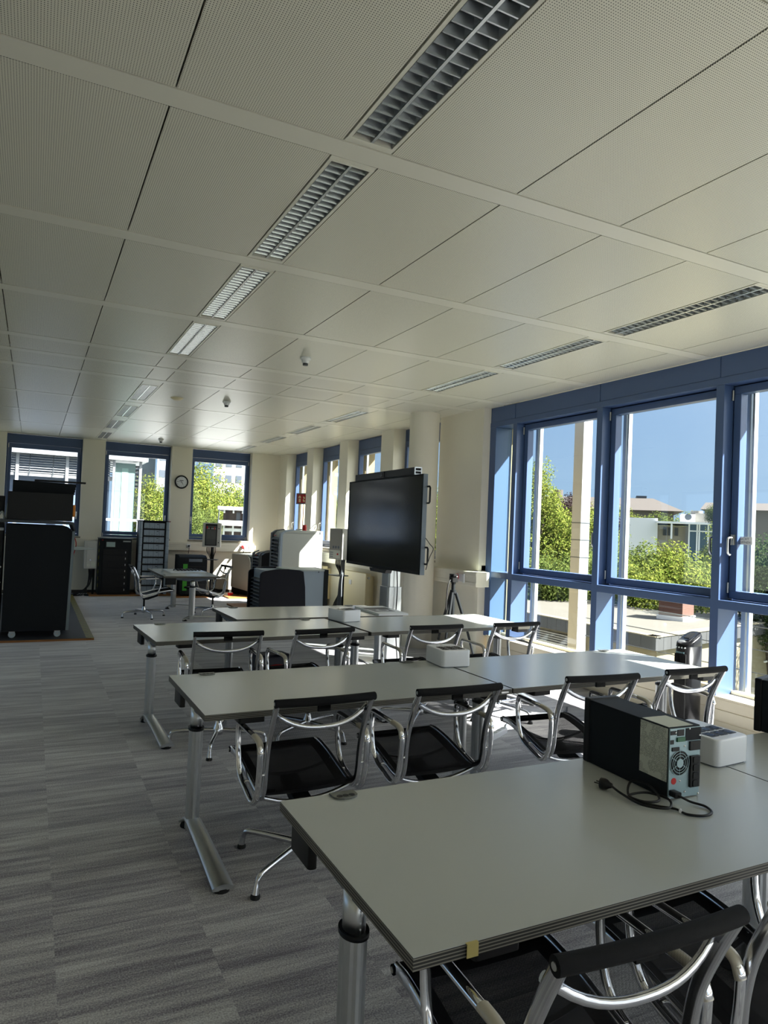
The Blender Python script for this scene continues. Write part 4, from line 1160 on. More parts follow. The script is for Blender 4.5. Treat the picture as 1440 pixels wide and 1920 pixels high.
cp = thing('red_plug', 'red round power plug lying on the floor left of the open grey unit', 'plug', (3.93,15.12,.03), R(20))
m_ = MB(); m_.cyl((-.05,0,.035),(.05,0,.035),.035,.03,n=16); m_.build('body', RED, cp)
m_ = MB(); m_.tube(cm([(.05,0,.035),(.14,.02,.03),(.22,.0,.012)],5), .012, 8); m_.build('cable_end', BLACK, cp)

# uninterruptible supply cabinets
def louvre_front(t, X, y0, y1, z0, z1, n):
    for k in range(n):
        za = z0+(z1-z0)*k/n; zb_ = z0+(z1-z0)*(k+1)/n
        m_ = MB(); m_.prism([(X,za),(X-.045,za+.010),(X-.045,za+.020),(X,zb_-.012)], 'y', y0, y1)
        m_.build('louvre', SLATE2, t)
SLATE2 = mat('mid_grey_front', srgb(84,88,94), .45)
pad('plywood_board', 3.50,5.0,12.88,13.72, 'plywood board under the dark louvred cabinet')
dt = thing('ups_cabinet', 'dark louvred cabinet with rounded top left of the tall grey cabinet', 'cabinet', (0,0,.028), 0, 'louvred power cabinets')
m_ = MB(); m_.prism([(3.98,.0),(4.80,.0),(4.80,1.07),(4.25,1.07),(4.05,1.03),(3.98,.98)], 'y', 13.1, 13.6); m_.build('casing', mat('graphite_casing', (.008,.008,.01), .5, 0, .3), dt, bevel=.008)
m_ = MB(); m_.prism([(3.935,.02),(3.98,.02),(3.98,1.02),(4.06,1.055),(4.06,1.075),(3.96,1.035),(3.935,.99)], 'y', 13.095, 13.16); m_.prism([(3.935,.02),(3.98,.02),(3.98,1.02),(4.06,1.055),(4.06,1.075),(3.96,1.035),(3.935,.99)], 'y', 13.54, 13.605); m_.build('front_frame', SLATE2, dt, bevel=.003)
louvre_front(dt, 3.975, 13.16, 13.54, .10, .97, 15)
m_ = MB(); m_.box(3.93,3.935,13.25,13.36,.975,.99); m_.build('badge', RED, dt)
tg = thing('ups_cabinet', 'tall grey louvred cabinet half lit by sun behind the dark low cabinet', 'cabinet', (0,0,.028), 0, 'louvred power cabinets')
GREY2 = mat('warm_light_grey', srgb(176,180,174), .5)
m_ = MB(); m_.prism([(4.0,.0),(4.77,.0),(4.77,1.505),(4.20,1.505),(4.06,1.48),(4.0,1.42)], 'y', 11.95, 12.52); m_.build('casing', GREY2, tg, bevel=.006)
m_ = MB(); m_.prism([(3.945,.02),(4.0,.02),(4.0,1.42),(4.06,1.475),(4.20,1.50),(4.20,1.52),(4.04,1.495),(3.96,1.44)], 'y', 11.94, 12.03); m_.build('corner_trim', LBLUEG, tg, bevel=.003)
m_ = MB(); m_.prism([(3.945,.02),(4.0,.02),(4.0,1.42),(4.06,1.475),(4.20,1.50),(4.20,1.52),(4.04,1.495),(3.96,1.44)], 'y', 12.44, 12.53); m_.build('front_frame', SLATE2, tg, bevel=.003)
louvre_front(tg, 3.985, 12.03, 12.44, .12, 1.38, 20)
m_ = MB(); m_.box(3.94,3.946,12.15,12.28,1.39,1.405); m_.build('badge', RED, tg)
m_ = MB(); m_.box(4.70,4.72,11.947,11.952,1.45,1.49); m_.box(4.0,4.77,11.947,11.951,1.452,1.456); m_.build('panel_seam', DGREY, tg)
m_ = MB(); m_.box(4.05,4.78,11.9,12.55,-.026,0); m_.build('plinth', BLACK, tg)
lo = thing('ups_cabinet', 'low cabinet with curved black side cover and grey rear behind the desks', 'cabinet', (0,0,0), 0, 'louvred power cabinets')
def zs(z): return 1.635-(1.635-z)*.876 if z > .5 else z
def xs_(x): return x*.876
m_ = MB(); m_.box(2.99,3.905,9.64,10.2,.03,.965); m_.build('casing', LBLUEG, lo, bevel=.006)
cov = [(3.325,.03),(3.325,.77)]+[(3.325+.06-.06*math.cos(R(a)), .79+.06*math.sin(R(a))) for a in (0,30,60)]+[(3.42,.865),(3.60,.895),(3.80,.898),(4.0,.88),(4.06,.86),(4.10,.60),(4.125,.30),(4.125,.03)]
cov = [(xs_(x),zs(z)) for x, z in cov]
m_ = MB(); m_.prism(cov, 'y', 9.60, 9.64); m_.build('side_cover', mat('blue_black_cover', (.004,.0045,.010), .55, 0, .2), lo, bevel=.006)
m_ = MB(); m_.prism(cov, 'y', 10.2, 10.24); m_.build('side_cover', bpy.data.materials['blue_black_cover'], lo, bevel=.006)
m_ = MB(); m_.box(3.89,3.96,9.63,10.21,.03,.985); m_.build('rear_strip', BLACKM, lo, bevel=.003)
m_ = MB(); m_.box(3.33,3.90,9.63,10.21,.962,.985); m_.build('top_panel', LGREY, lo, bevel=.004)
m_ = MB(); m_.box(3.80,3.81,9.634,9.64,.94,.98); m_.build('seam', DGREY, lo)
m_ = MB(); m_.box(3.03,3.90,9.64,10.2,0,.03); m_.build('plinth', BLACK, lo)
louvre_front(lo, 2.99, 9.66, 10.18, .12, .85, 14)
# red plug socket on top of the tall grey cabinet
rb = thing('red_socket', 'red round plug standing on top of the tall grey cabinet', 'plug', (4.50,12.2,1.533))
m_ = MB(); m_.cyl((0,0,0),(0,0,.045),.042,.036,n=18); m_.cyl((0,0,.045),(0,0,.06),.045,n=18); m_.cyl((0,0,.06),(0,0,.105),.033,n=18); m_.build('body', RED, rb)
m_ = MB(); m_.tube(cm([(-.04,0,.02),(-.11,.02,.014),(-.16,.0,.014)],5), .011, 8); m_.build('cable', LGREY, rb)
wc = MB(); wc.tube(cm([(4.60,12.25,1.545),(4.68,12.3,1.60),(4.74,12.28,1.66),(4.76,12.3,1.60),(4.72,12.25,1.55),(4.66,12.3,1.545)],8), .009, 8)
tag(wc.build('grey_cable', LGREY), 'light grey cable loop on top of the tall grey cabinet', 'cable')

# radiators
def radiator(lab, y0, y1):
    t = thing('radiator', lab, 'radiator', (5.14,(y0+y1)/2,0), 0, 'cream radiators on the right wall'); L = (y1-y0)/2
    m_ = MB(); m_.box(-.05,.05,-L,L,.14,.85); m_.build('panel', CREAMW, t, bevel=.006)
    m_ = MB(); m_.box(-.048,.048,-L-.006,-L,.15,.84); m_.build('end_cover', CREAMW, t, bevel=.003)
    m_ = MB(); m_.cyl((0,-L-.006,.78),(0,-L-.03,.78),.022,n=14); m_.build('air_plug', STEEL, t)
    m_ = MB(); m_.box(.05,.155,-L+.1,-L+.13,.2,.8); m_.box(.05,.155,L-.13,L-.1,.2,.8); m_.build('wall_bracket', CREAMW, t)
    m_ = MB(); m_.box(-.06,-.05,L-.45,L-.35,.62,.70); m_.build('heat_meter', WHITEP, t, bevel=.003)
radiator('cream radiator on the right wall below the big screen', 10.72, 11.75)
radiator('cream radiator on the right wall beside the tall grey cabinet', 12.68, 13.7)

# wall clock
wc = thing('wall_clock', 'round white wall clock with black rim between two far windows', 'clock', (2.955,16.115,2.49))
RX = Matrix.Rotation(PI/2,4,'X')
m_ = MB(); m_.lathe([(.150,0),(.152,.02),(.145,.036),(.125,.036),(.118,.024)], 40, M=RX); m_.build('rim', BLACK, wc)
m_ = MB(); m_.cyl((0,-.02,0),(0,-.026,0),.119,n=40); fc = m_.build('dial', CLOCKF, wc)
m_ = MB()
for k in range(1,13):
    a = R(90-30*k); m_.text(str(k), .030, Matrix.Translation((.098*math.cos(a),-.0266,.098*math.sin(a))) @ RX)
m_.build('numerals', INK, fc)
m_ = MB(); m_.box(-.045,.04,-.0272,-.026,.028,.042); m_.build('maker_mark', INK, fc)
def hand(nm, ang, L, w_):
    a = R(ang); d = Vector((math.sin(a),0,math.cos(a))); n_ = Vector((d.z,0,-d.x))
    m_ = MB(); p = [n_*w_-d*.02, n_*w_+d*L, -n_*w_+d*L, -n_*w_-d*.02]
    m_.add([q+Vector((0,-.0275,0)) for q in p]+[q+Vector((0,-.0295,0)) for q in p], [(0,1,2,3),(7,6,5,4),(0,4,5,1),(1,5,6,2),(2,6,7,3),(3,7,4,0)]); m_.build(nm, INK, wc)
hand('minute_hand', 275, .10, .0035); hand('hour_hand', 148, .068, .0045)

# sockets in the trunking
def sock(x, lab, n=1):
    t = thing('wall_socket', lab, 'socket', (x,15.985,1.06), 0, 'white sockets in the trunking')
    m_ = MB(); m_.box(-.04*n,.04*n,-.008,0,-.04,.04); m_.build('plate', WHITEP, t, bevel=.002)
    m_ = MB()
    for k in range(n): m_.cyl((-.04*(n-1)+.08*k,-.008,0),(-.04*(n-1)+.08*k,-.0095,0),.022,n=18)
    m_.build('insert', LGREY, t); return t
s1 = sock(3.16, 'white wall socket with a black plug behind the low black unit')
m_ = MB(); m_.cyl((0,-.009,0),(0,-.04,0),.02,.017,n=14); m_.tube(cm([(0,-.035,-.005),(0,-.05,-.06),(-.01,-.05,-.17)],5), .006, 6); m_.build('black_plug', BLACK, s1)
s2 = sock(4.62, 'white double wall socket right of the red wall plug', 2)
s3 = thing('red_wall_plug', 'red industrial plug in the far wall trunking left of the double socket', 'plug', (4.38,15.985,1.075))
m_ = MB(); m_.rbox(-.045,.045,-.045,.045,-.0,.012,.01,M=RX); m_.build('flange', WHITEP, s3)
m_ = MB(); m_.cyl((0,-.01,0),(0,-.05,-.012),.036,n=18); m_.cyl((0,-.05,-.012),(0,-.12,-.03),.033,.024,n=18); m_.build('body', RED, s3)
m_ = MB(); m_.tube(cm([(0,-.12,-.03),(.0,-.16,-.07),(-.03,-.16,-.2),(-.05,-.2,-.35)],6), .009, 8); m_.build('cable', BLACK, s3)
s4 = thing('wall_outlet', 'red and white power outlet in the right wall trunking behind the tripod', 'socket', (5.094,7.80,1.025), -PI/2)
m_ = MB(); m_.rbox(-.05,.05,-.05,.05,0,.01,.01,M=RX); m_.build('plate', WHITEP, s4)
m_ = MB(); m_.cyl((-.075,-.0,.01),(-.075,-.05,.0),.04,n=20); m_.build('red_ring', RED, s4)
m_ = MB(); m_.box(.075,.10,-.02,0,-.06,.06); m_.build('side_module', WHITEP, s4, bevel=.003)

# alarm sign
sg = thing('fire_sign', 'red alarm sign with pale symbols on a grey bracket by the far right window', 'sign', (5.21,14.36,2.205), R(-62))
m_ = MB(); m_.box(-.165,.165,-.012,.012,-.12,.12); m_.build('frame', SLATE, sg, bevel=.003)
m_ = MB(); m_.box(-.125,.125,-.0145,-.012,-.095,.095); m_.build('red_plate', REDSIGN, sg)
m_ = MB(); m_.slot(0)
m_.box(-.085,-.03,-.016,-.0145,-.075,.0); m_.prism([(-.10,.015),(-.02,.015),(-.035,.05),(-.055,.07),(-.085,.055)], 'y', -.016, -.0145)
m_.prism([(.04,-.06),(.09,-.075),(.095,-.04),(.05,-.02),(.09,.0),(.085,.03),(.05,.055),(.04,.02),(.065,-.0),(.035,-.02)], 'y', -.016, -.0145)
m_.build('pictogram', mat('pale_symbol', srgb(226,206,160), .5), sg)
m_ = MB(); m_.cyl((.03,.02,-.12),(.03,.02,-.66),.008,n=10); m_.build('pipe', mat('copper_red_pipe', srgb(190,120,96), .5), sg)
m_ = MB(); m_.box(.165,.18,-.02,.02,-.13,.13); m_.build('edge_strip', WHITEP, sg)

# note taped to the window
nt_ = thing('paper_note', 'handwritten paper note taped to the window beside its handle', 'note', (5.515,3.985,1.655), -PI/2)
m_ = MB(); m_.box(-.065,.055,-.001,0,-.033,.036); m_.build('sheet', PAPER, nt_)
m_ = MB(); m_.text('NICHT', .030, Matrix.Translation((-.02,-.0016,.015)) @ RX); m_.text('ÖFFNEN !', .028, Matrix.Translation((-.005,-.0016,-.014)) @ RX); m_.build('handwriting', INK, nt_)

# dropped lead on the carpet
fw = MB(); fw.tube(cm([(3.60,4.75,.008),(3.75,4.9,.008),(4.0,4.92,.008),(4.2,5.05,.008),(4.45,5.0,.008),(4.62,5.15,.008)],8), .006, 6)
tag(fw.build('floor_cable', DGREY), 'thin grey cable lying on the sunlit carpet under the second row', 'cable')
wl_ = thing('power_strip', 'small white power strip on the sunlit carpet under the second row desks', 'power strip', (3.42,4.62,0), R(30))
m_ = MB(); m_.rbox(-.16,.16,-.025,.025,0,.04,.01,ch=.006); m_.build('body', WHITEP, wl_)
m_ = MB()
for k in range(4): m_.cyl((-.12+.08*k,0,.04),(-.12+.08*k,0,.041),.019,n=16)
m_.build('sockets', LGREY, wl_)
pc_ = thing('floor_case', 'dark blue case with a red stripe on the carpet under the third row', 'case', (2.06,6.35,0), R(8))
m_ = MB(); m_.rbox(-.17,.17,-.12,.12,0,.42,.05,6,ch=.03); m_.build('body', mat('navy_case', srgb(28,30,48), .5), pc_)
m_ = MB(); m_.tube([(.172*math.cos(R(a))*1.0,-.121,.23+.10*math.sin(R(a))) for a in range(20,165,12)], .006, 6); m_.build('red_stripe', RED, pc_)
# ------------------------------------------------------------------ outdoors
EYE = 1.635
KO = .5   # outdoor colours darkened in place of less light, to balance the indoor exposure
_s0 = srgb
def srgb(r, g, b):
    c = _s0(r, g, b); return (c[0]*KO, c[1]*KO, c[2]*KO, 1)
def pol(az, d): return (d*math.sin(R(az)), d*math.cos(R(az)))
def zel(el, d): return EYE+d*math.tan(R(el))
ROOFM = mat('pale_roof_membrane', srgb(114,110,100), .85, noise=.12, nscale=.8)
FASC = mat('slate_fascia', srgb(74,76,78), .7, noise=.1, nscale=3)
CREAMX = mat('cream_house_render', srgb(158,148,118), .85)
CAPM = mat('pale_roof_edge', srgb(168,158,132), .7)
WHX = mat('white_outdoor_render', (.62,.63,.63), .8)
WHB = mat('bright_white_outdoor_metal', srgb(196,200,206), .5)
BRICK = None
def brick_mat():
    m, nt, out = newmat('red_brick')
    b = pbsdf(nt, (.2,.1,.07,1), .85)
    tc = nt.nodes.new('ShaderNodeTexCoord'); br = nt.nodes.new('ShaderNodeTexBrick')
    mp_ = nt.nodes.new('ShaderNodeMapping'); mp_.inputs['Rotation'].default_value = (PI/2,0,0)
    br.inputs['Scale'].default_value = 6; br.inputs['Color1'].default_value = srgb(120,70,52); br.inputs['Color2'].default_value = srgb(100,56,44); br.inputs['Mortar'].default_value = srgb(130,118,105)
    nt.links.new(tc.outputs['Object'], mp_.inputs['Vector']); nt.links.new(mp_.outputs[0], br.inputs['Vector']); nt.links.new(br.outputs['Color'], b.inputs['Base Color'])
    nt.links.new(b.outputs[0], out.inputs[0]); return m
BRICK = brick_mat()

# flat roofed house
hs = thing('flat_roof_house', 'cream flat roofed house with slate grey roof edge just outside the big windows', 'house', (16.27,14.53,-7))
th = R(13.4)
e1 = Vector((math.cos(th), math.sin(th))); A0 = Vector((0,0)); A1 = A0+e1*20; A2 = Vector((18,13)); A3 = Vector((-.35,10.9))
poly = [A0, A1, A2, A3]
def inset(p, q): 
    c = sum((v for v in p), Vector((0,0)))/len(p); return [v+(c-v).normalized()*q for v in p]
m_ = MB(); m_.prism([tuple(v) for v in inset(poly,.45)], 'z', 0, 5.42); m_.build('walls', CREAMX, hs)
m_ = MB(); m_.prism([tuple(v) for v in poly], 'z', 5.40, 5.80); fa = m_.build('roof_fascia', FASC, hs)
m_ = MB()
for (p, q) in ((A0,A1),(A3,A0)):
    n_ = int((q-p).length/.45); d_ = (q-p).normalized(); nr_ = Vector((d_.y,-d_.x))
    for k in range(1,n_):
        c_ = p+d_*(k*.45); s_ = [c_-d_*.008+nr_*.004, c_+d_*.008+nr_*.004, c_+d_*.008-nr_*.02, c_-d_*.008-nr_*.02]
        m_.prism([tuple(v) for v in s_], 'z', 5.41, 5.79)
m_.build('panel_joints', GASKET, fa)
m_ = MB(); m_.prism([tuple(v) for v in inset(poly,.25)], 'z', 5.78, 5.803); m_.build('roof', ROOFM, hs)
m_ = MB()
for p, q in ((A0,A1),(A1,A2),(A2,A3),(A3,A0)):
    d_ = (q-p).normalized(); n_ = Vector((-d_.y,d_.x))
    m_.prism([tuple(p-n_*.03), tuple(q-n_*.03), tuple(q+n_*.30), tuple(p+n_*.30)], 'z', 5.80, 5.83)
m_.build('roof_edge', CAPM, hs)
chm = thing('chimney', 'square red brick chimney on the flat roof', 'chimney', (20.85,17.75,-1.2), R(20))
m_ = MB(); m_.box(-.55,.55,-.42,.42,.14,1.1); m_.build('stack', BRICK, chm)
m_ = MB(); m_.box(-.6,.6,-.47,.47,0,.15); m_.build('base_flashing', WHX, chm)
m_ = MB(); m_.cyl((1.0,.3,0),(1.0,.3,.4),.06,n=12); m_.cyl((1.0,.3,.4),(1.0,.3,.52),.11,.09,n=12); tag(m_.build('roof_vent', DGREY, None, (20.85,17.75,-1.2)), 'small dark vent pipe on the flat roof right of the chimney', 'vent')
w_ = MB(); s0 = 7.86; nrm = Vector((math.sin(th), -math.cos(th)))
c_ = e1*s0+Vector((-math.sin(th), math.cos(th)))*.35+e1*.3
Mh = Matrix.Translation((c_.x, c_.y, 0)) @ Matrix.Rotation(th,4,'Z')
w_.slot(0); w_.box(0,.9,-.10,.2,4.36,4.86,M=Mh); w_.slot(1); w_.box(.06,.84,-.115,-.1,4.42,4.80,M=Mh); w_.slot(0); w_.box(.5,.55,-.125,-.11,4.42,4.80,M=Mh); w_.box(-.05,.95,-.2,.0,4.30,4.36,M=Mh)
w_.build('window', [WHX, mat('dark_house_pane', srgb(70,78,84), .2)], hs)
w_ = MB(); dd_ = (A0-A3).normalized(); 
for k in range(26): w_.box(.10,.50,3.2,8.5,3.2+.08*k,3.2+.08*k+.05)
w_.build('shutter_panel', mat('pale_slatted_shutter', srgb(160,156,146), .6), hs)

# white outdoor column with railing wires
cw = thing('outdoor_column', 'slim square white column outside the second blue window', 'column', (7.0,7.66,-7))
m_ = MB(); m_.box(0,.17,0,.19,0,10.47); m_.build('shaft', WHB, cw, bevel=.004)
m_ = MB()
for z in (8.83,8.585,8.335,8.08): m_.box(-.004,.174,-.004,.194,z-.006,z+.006)
m_.build('wire_collars', DGREY, cw)
rw = thing('railing_wires', 'thin horizontal railing wires running outside the big blue windows', 'railing', (7.1,1.5,0))
for z in (1.83,1.585,1.335,1.08,.73,.48,.23,-.02):
    if z > .8: continue
    m_ = MB(); m_.cyl((0,-6.5,z),(0,6.1,z),.006,n=6); m_.build('wire', DGREY, rw)
bl = MB(); bl.box(5.86,7.5,-5,9.5,-.5,-.32); struct(bl.build('trim_6', CAPM), 'pale balcony slab outside the blue windows', 'balcony')

# trees: unit leaf crowns, three kinds
def crown_mesh(seed, n, size, lob, asp=1.6):
    rng = random.Random(seed)
    blobs = []
    for k in range(lob):
        while True:
            p = Vector((rng.uniform(-1,1), rng.uniform(-1,1), rng.uniform(-1,1)))
            if p.length < .85: break
        p = p*.72; p.z *= asp; blobs.append((p, rng.uniform(.26,.46)))
    vs = []; fs = []
    for i in range(n):
        c, r_ = rng.choice(blobs)
        d = Vector((rng.gauss(0,1), rng.gauss(0,1), rng.gauss(0,1))).normalized()
        p = c+d*r_*rng.uniform(.6,1.05)
        nr = (d+Vector((rng.gauss(0,.6), rng.gauss(0,.6), rng.gauss(.3,.6)))).normalized()
        a = nr.orthogonal().normalized(); a = (a*math.cos(i)+nr.cross(a)*math.sin(i)); b = nr.cross(a)
        s_ = size*rng.uniform(.6,1.3)
        k = len(vs)
        vs += [p-a*s_, p-b*s_*.6+a*.1*s_, p+a*s_, p+b*s_*.6+a*.1*s_]
        fs.append((k,k+1,k+2,k+3))
    me = bpy.data.meshes.new('crown'); me.from_pydata([tuple(v) for v in vs], [], fs); me.update(); return me
def leaf_mat(name, c1, c2, tr=.35):
    m, nt, out = newmat(name)
    d = nt.nodes.new('ShaderNodeBsdfDiffuse'); t = nt.nodes.new('ShaderNodeBsdfTranslucent')
    tc = nt.nodes.new('ShaderNodeTexCoord'); n = nt.nodes.new('ShaderNodeTexNoise'); n.inputs['Scale'].default_value = 9; n.inputs['Detail'].default_value = 3
    nt.links.new(tc.outputs['Object'], n.inputs['Vector'])
    cr = nt.nodes.new('ShaderNodeValToRGB'); cr.color_ramp.elements[0].color = c1; cr.color_ramp.elements[1].color = c2
    cr.color_ramp.elements[0].position = .38; cr.color_ramp.elements[1].position = .62
    nt.links.new(n.outputs['Fac'], cr.inputs[0]); nt.links.new(cr.outputs[0], d.inputs[0]); nt.links.new(cr.outputs[0], t.inputs[0])
    mx = nt.nodes.new('ShaderNodeMixShader'); mx.inputs[0].default_value = tr
    nt.links.new(d.outputs[0], mx.inputs[1]); nt.links.new(t.outputs[0], mx.inputs[2]); nt.links.new(mx.outputs[0], out.inputs[0]); return m
LEAF = {'bright': leaf_mat('bright_leaves', srgb(104,126,50), srgb(176,184,92)),
        'mid': leaf_mat('mid_leaves', srgb(84,104,54), srgb(142,156,86)),
        'dark': leaf_mat('dark_leaves', srgb(58,78,52), srgb(104,122,80)),
        'purple': leaf_mat('copper_leaves', srgb(54,40,42), srgb(92,74,72))}
BARK = mat('tree_bark', srgb(70,58,46), .9)
CM = {}
for kind in LEAF:
    for v in range(2):
        me = crown_mesh(11+v*7+len(kind), 22000, .025, 30, (1.0,1.7)[v]); me.materials.append(LEAF[kind]); CM[(kind,v)] = me
def tree(az, d, top, rx, h, kind, label, v=0):
    x, y = pol(az, d); zt_ = zel(top, d)
    t = thing('tree', label, 'tree', (x,y,-7), R(az*37 % 360), 'trees outside the windows')
    o = bpy.data.objects.new('crown', CM[(kind,v)]); COL.objects.link(o); o.parent = t
    asp = (1.0,1.7)[v]; zc = zt_-rx*(.72*asp+.3)
    o.location = (0,0,zc+7); o.scale = (rx,rx,rx)
    m_ = MB(); m_.cyl((0,0,0),(0,0,max(zt_-h*.45+7,1)),.22,.12,n=8)
    for k in range(4):
        a = k*1.7; m_.cyl((0,0,max(zt_-h*.75+7,.5)),(rx*.5*math.cos(a),rx*.5*math.sin(a),zt_-h*.35+7),.09,.04,n=6)
    m_.build('trunk', BARK, t)
T_ = [
(38.5,36,6.7,2.1,9,'bright','tall bright green tree behind the flat roof, left of the white column',1),
(39.6,37,3.4,2.6,8,'bright','bright green tree just left of the white column',0),
(43.3,38,3.4,2.2,8,'bright','bright green tree just right of the white column',1),
(41.6,52,3.8,2.4,8,'purple','purple leaved tree seen over the bright tree by the white column',0),
(44.8,56,2.8,2.0,7,'purple','purple leaved tree right of the white column',1),
(37.4,33,.3,2.9,6,'mid','low bushy tree at the roof edge, left end of the row',0),
(40.8,33,.2,2.9,6,'mid','low bushy tree at the roof edge behind the white column',0),
(43.8,34,.3,2.7,6,'mid','low bushy tree at the roof edge right of the white column',0),
(46.1,37,1.1,2.9,7,'mid','yellow green tree in front of the white building, left of three',0),
(48.6,37,.6,2.9,7,'bright','yellow green tree in front of the white building, middle of three',0),
(51.3,37,.4,3.0,7,'mid','yellow green tree in front of the glazed building, right of three',0),
(47.2,32,-.9,2.6,6,'bright','low yellow green bush along the flat roof, left of two',0),
(50.0,32,-1.1,2.8,6,'bright','low yellow green bush along the flat roof, right of two',0),
(45.4,84,2.9,3.6,9,'bright','round green tree behind the white building, leftmost',0),
(47.9,86,2.7,3.6,9,'mid','round green tree behind the white building, middle one',0),
(50.2,88,2.5,3.6,8,'bright','round green tree behind the white building beside its tower',0),
(52.3,50,3.2,1.0,3.2,'mid','wispy pine top right of the white tower',0),
(52.9,48,2.0,2.3,7,'bright','green tree covering the right end of the glazed building',1),
(55.9,30,3.0,2.3,10,'dark','dark green tree behind the paper note, left half',1),
(59.6,30,3.6,2.6,11,'dark','dark green tree behind the paper note, right half',1),
(30.8,36,4.6,2.8,10,'bright','green tree seen in the slit between round pillar and wall',1),
(11.4,76,5.6,5.0,12,'bright','large bright tree filling the right far window',1),
(14.5,80,4.0,4.4,11,'bright','bright tree at the right side of the right far window',1),
(11.7,58,1.6,2.2,7,'mid','lower green tree in the right far window left of the balcony house',0),
(8.3,42,3.9,2.0,9,'bright','bright tree at the right side of the middle far window',1),
(9.9,46,4.3,2.3,10,'mid','bright tree behind the dark frame of the middle far window',1),
(22.6,46,3.1,1.6,7,'mid','green tree seen through the narrow window left of the big screen',0),
]
for t_ in T_: tree(*t_)

# white modern house far off
def frame_at(name, label, az, d, cat='building'):
    x, y = pol(az, d); return thing(name, label, cat, (x,y,EYE), R(-az))
d = 65
mh = frame_at('modern_house', 'long white modern house beyond the trees with glazed right end', 48, d)
lx = lambda az: d*math.tan(R(az-48)); lz = lambda el: d*math.tan(R(el))
m_ = MB(); m_.box(lx(43.2),lx(48.1),0,9,-8.6,lz(1.63)); m_.build('white_wall', WHX, mh)
m_ = MB(); m_.box(lx(48.1),lx(50.3),.2,8,-8.6,lz(1.1)); m_.build('porch_wall', mat('cream_white_render', srgb(176,168,150), .8), mh)
m_ = MB(); m_.box(lx(48.0),lx(52.6),-1.2,8,lz(1.25),lz(1.4)); m_.build('flat_roof', WHX, mh)
for a in (48.5,48.85,49.3):
    m_ = MB(); m_.box(lx(a),lx(a)+.28,.1,.25,lz(.35),lz(.95)); m_.build('porch_window', mat('dark_porch_pane', srgb(70,74,78), .3), mh)
m_ = MB(); m_.box(lx(49.0),lx(49.0)+.15,-1.1,-.95,lz(.1),lz(1.3)); m_.build('porch_post', WHX, mh)
gm = mat('blue_grey_glazing', srgb(70,96,112), .15)
m_ = MB(); m_.box(lx(50.3),lx(52.6),-.2,7,-8.6,lz(1.25)); gl_ = m_.build('glazed_front', gm, mh)
m_ = MB()
for a in (50.3,50.85,51.0,51.6,52.1): m_.box(lx(a)-.06,lx(a)+.06,-.28,-.2,-8,lz(1.25))
m_.box(lx(50.3),lx(52.6),-.28,-.2,lz(.75)-.05,lz(.75)+.05)
m_.build('glazing_bars', WHX, gl_)
m_ = MB(); m_.box(lx(49.75),lx(50.75),1,4,lz(1.4),lz(2.05)); m_.build('tower', WHX, mh)
m_ = MB(); m_.cyl((lx(50.25),1.0,lz(1.82)),(lx(50.25),.9,lz(1.82)),.27,n=20); m_.build('round_vent', DGREY, mh)
m_ = MB(); m_.box(lx(50.75),lx(52.4),1.5,6,lz(1.4),lz(2.15)); m_.cyl((lx(50.9),2.5,lz(1.4)),(lx(50.9),2.5,lz(2.35)),.5,n=16); m_.build('tower_block', mat('weathered_white_render', srgb(172,168,158), .85, noise=.1, nscale=1), mh)

d2 = 130
rh = frame_at('hip_roof_building', 'distant building with wide grey brown hipped roof above the trees', 45, d2)
lx2 = lambda az: d2*math.tan(R(az-45)); lz2 = lambda el: d2*math.tan(R(el))
RFM = mat('grey_brown_roof', srgb(88,80,74), .85, noise=.1, nscale=.5)
m_ = MB(); m_.box(lx2(36),lx2(49.2),0,25,-8.6,lz2(2.2)); m_.build('walls', mat('beige_far_wall', srgb(140,130,118), .9), rh)
m_ = MB()
x0, x1, x2, x3 = lx2(35.6), lx2(38), lx2(47.9), lx2(49.9)
za, zb2 = lz2(2.2), lz2(3.35)
m_.add([(x0,-1,za),(x3,-1,za),(x3,26,za),(x0,26,za),(x1,9,zb2),(x2,9,zb2),(x2,16,zb2),(x1,16,zb2)], [(0,1,5,4),(1,2,6,5),(2,3,7,6),(3,0,4,7),(4,5,6,7)])
m_.build('roof', RFM, rh)
m_ = MB(); m_.box(lx2(46.6),lx2(47.4),9,14,zb2,zb2+.45); m_.build('roof_box', DGREY, rh)
m_ = MB(); m_.cyl((lx2(40.35),4,lz2(2.8)),(lx2(40.35),4,lz2(3.75)),1.2,n=16); m_.build('round_turret', RFM, rh)
rh2 = frame_at('low_roof_building', 'distant brown roof behind the dark tree by the paper note', 56, 110)
m_ = MB(); m_.box(-9,9,0,15,-8.6,4.6); m_.build('walls', mat('beige_far_wall_two', srgb(140,130,118), .9), rh2)
m_ = MB(); m_.prism([(-1,4.6),(16,4.6),(7.5,6.0)], 'x', -9.5, 9.5); m_.build('roof', RFM, rh2)

# high rise and balcony house beyond the far windows
def highrise(az, d, w_, h_, lab, nx, nz, wm):
    t = frame_at('high_rise', lab, az, d)
    m_ = MB(); m_.box(-w_/2,w_/2,0,12,-8.6,h_); m_.build('walls', wm, t)
    for i in range(nx):
        for k in range(nz):
            xx = -w_/2+(i+.5)*w_/nx; z_ = 4+(h_-5)*k/nz
            m_ = MB(); m_.box(xx-w_/nx*.28,xx+w_/nx*.28,-.05,.02,z_,z_+(h_-5)/nz*.45); m_.build('window', HRW, t)
HRW = mat('high_rise_pane', srgb(120,130,145), .3)
highrise(15.2,120,10,26,'white high rise with rows of square windows in the right far window',6,8,mat('pale_high_rise_wall', srgb(200,202,204), .8))
highrise(9.3,118,3.2,24,'white high rise at the right edge of the middle far window',2,7,WHX)
highrise(7.6,125,3.4,26,'grey blue high rise behind the corner of the opposite wing',3,7,mat('grey_blue_facade', srgb(130,146,160), .6))
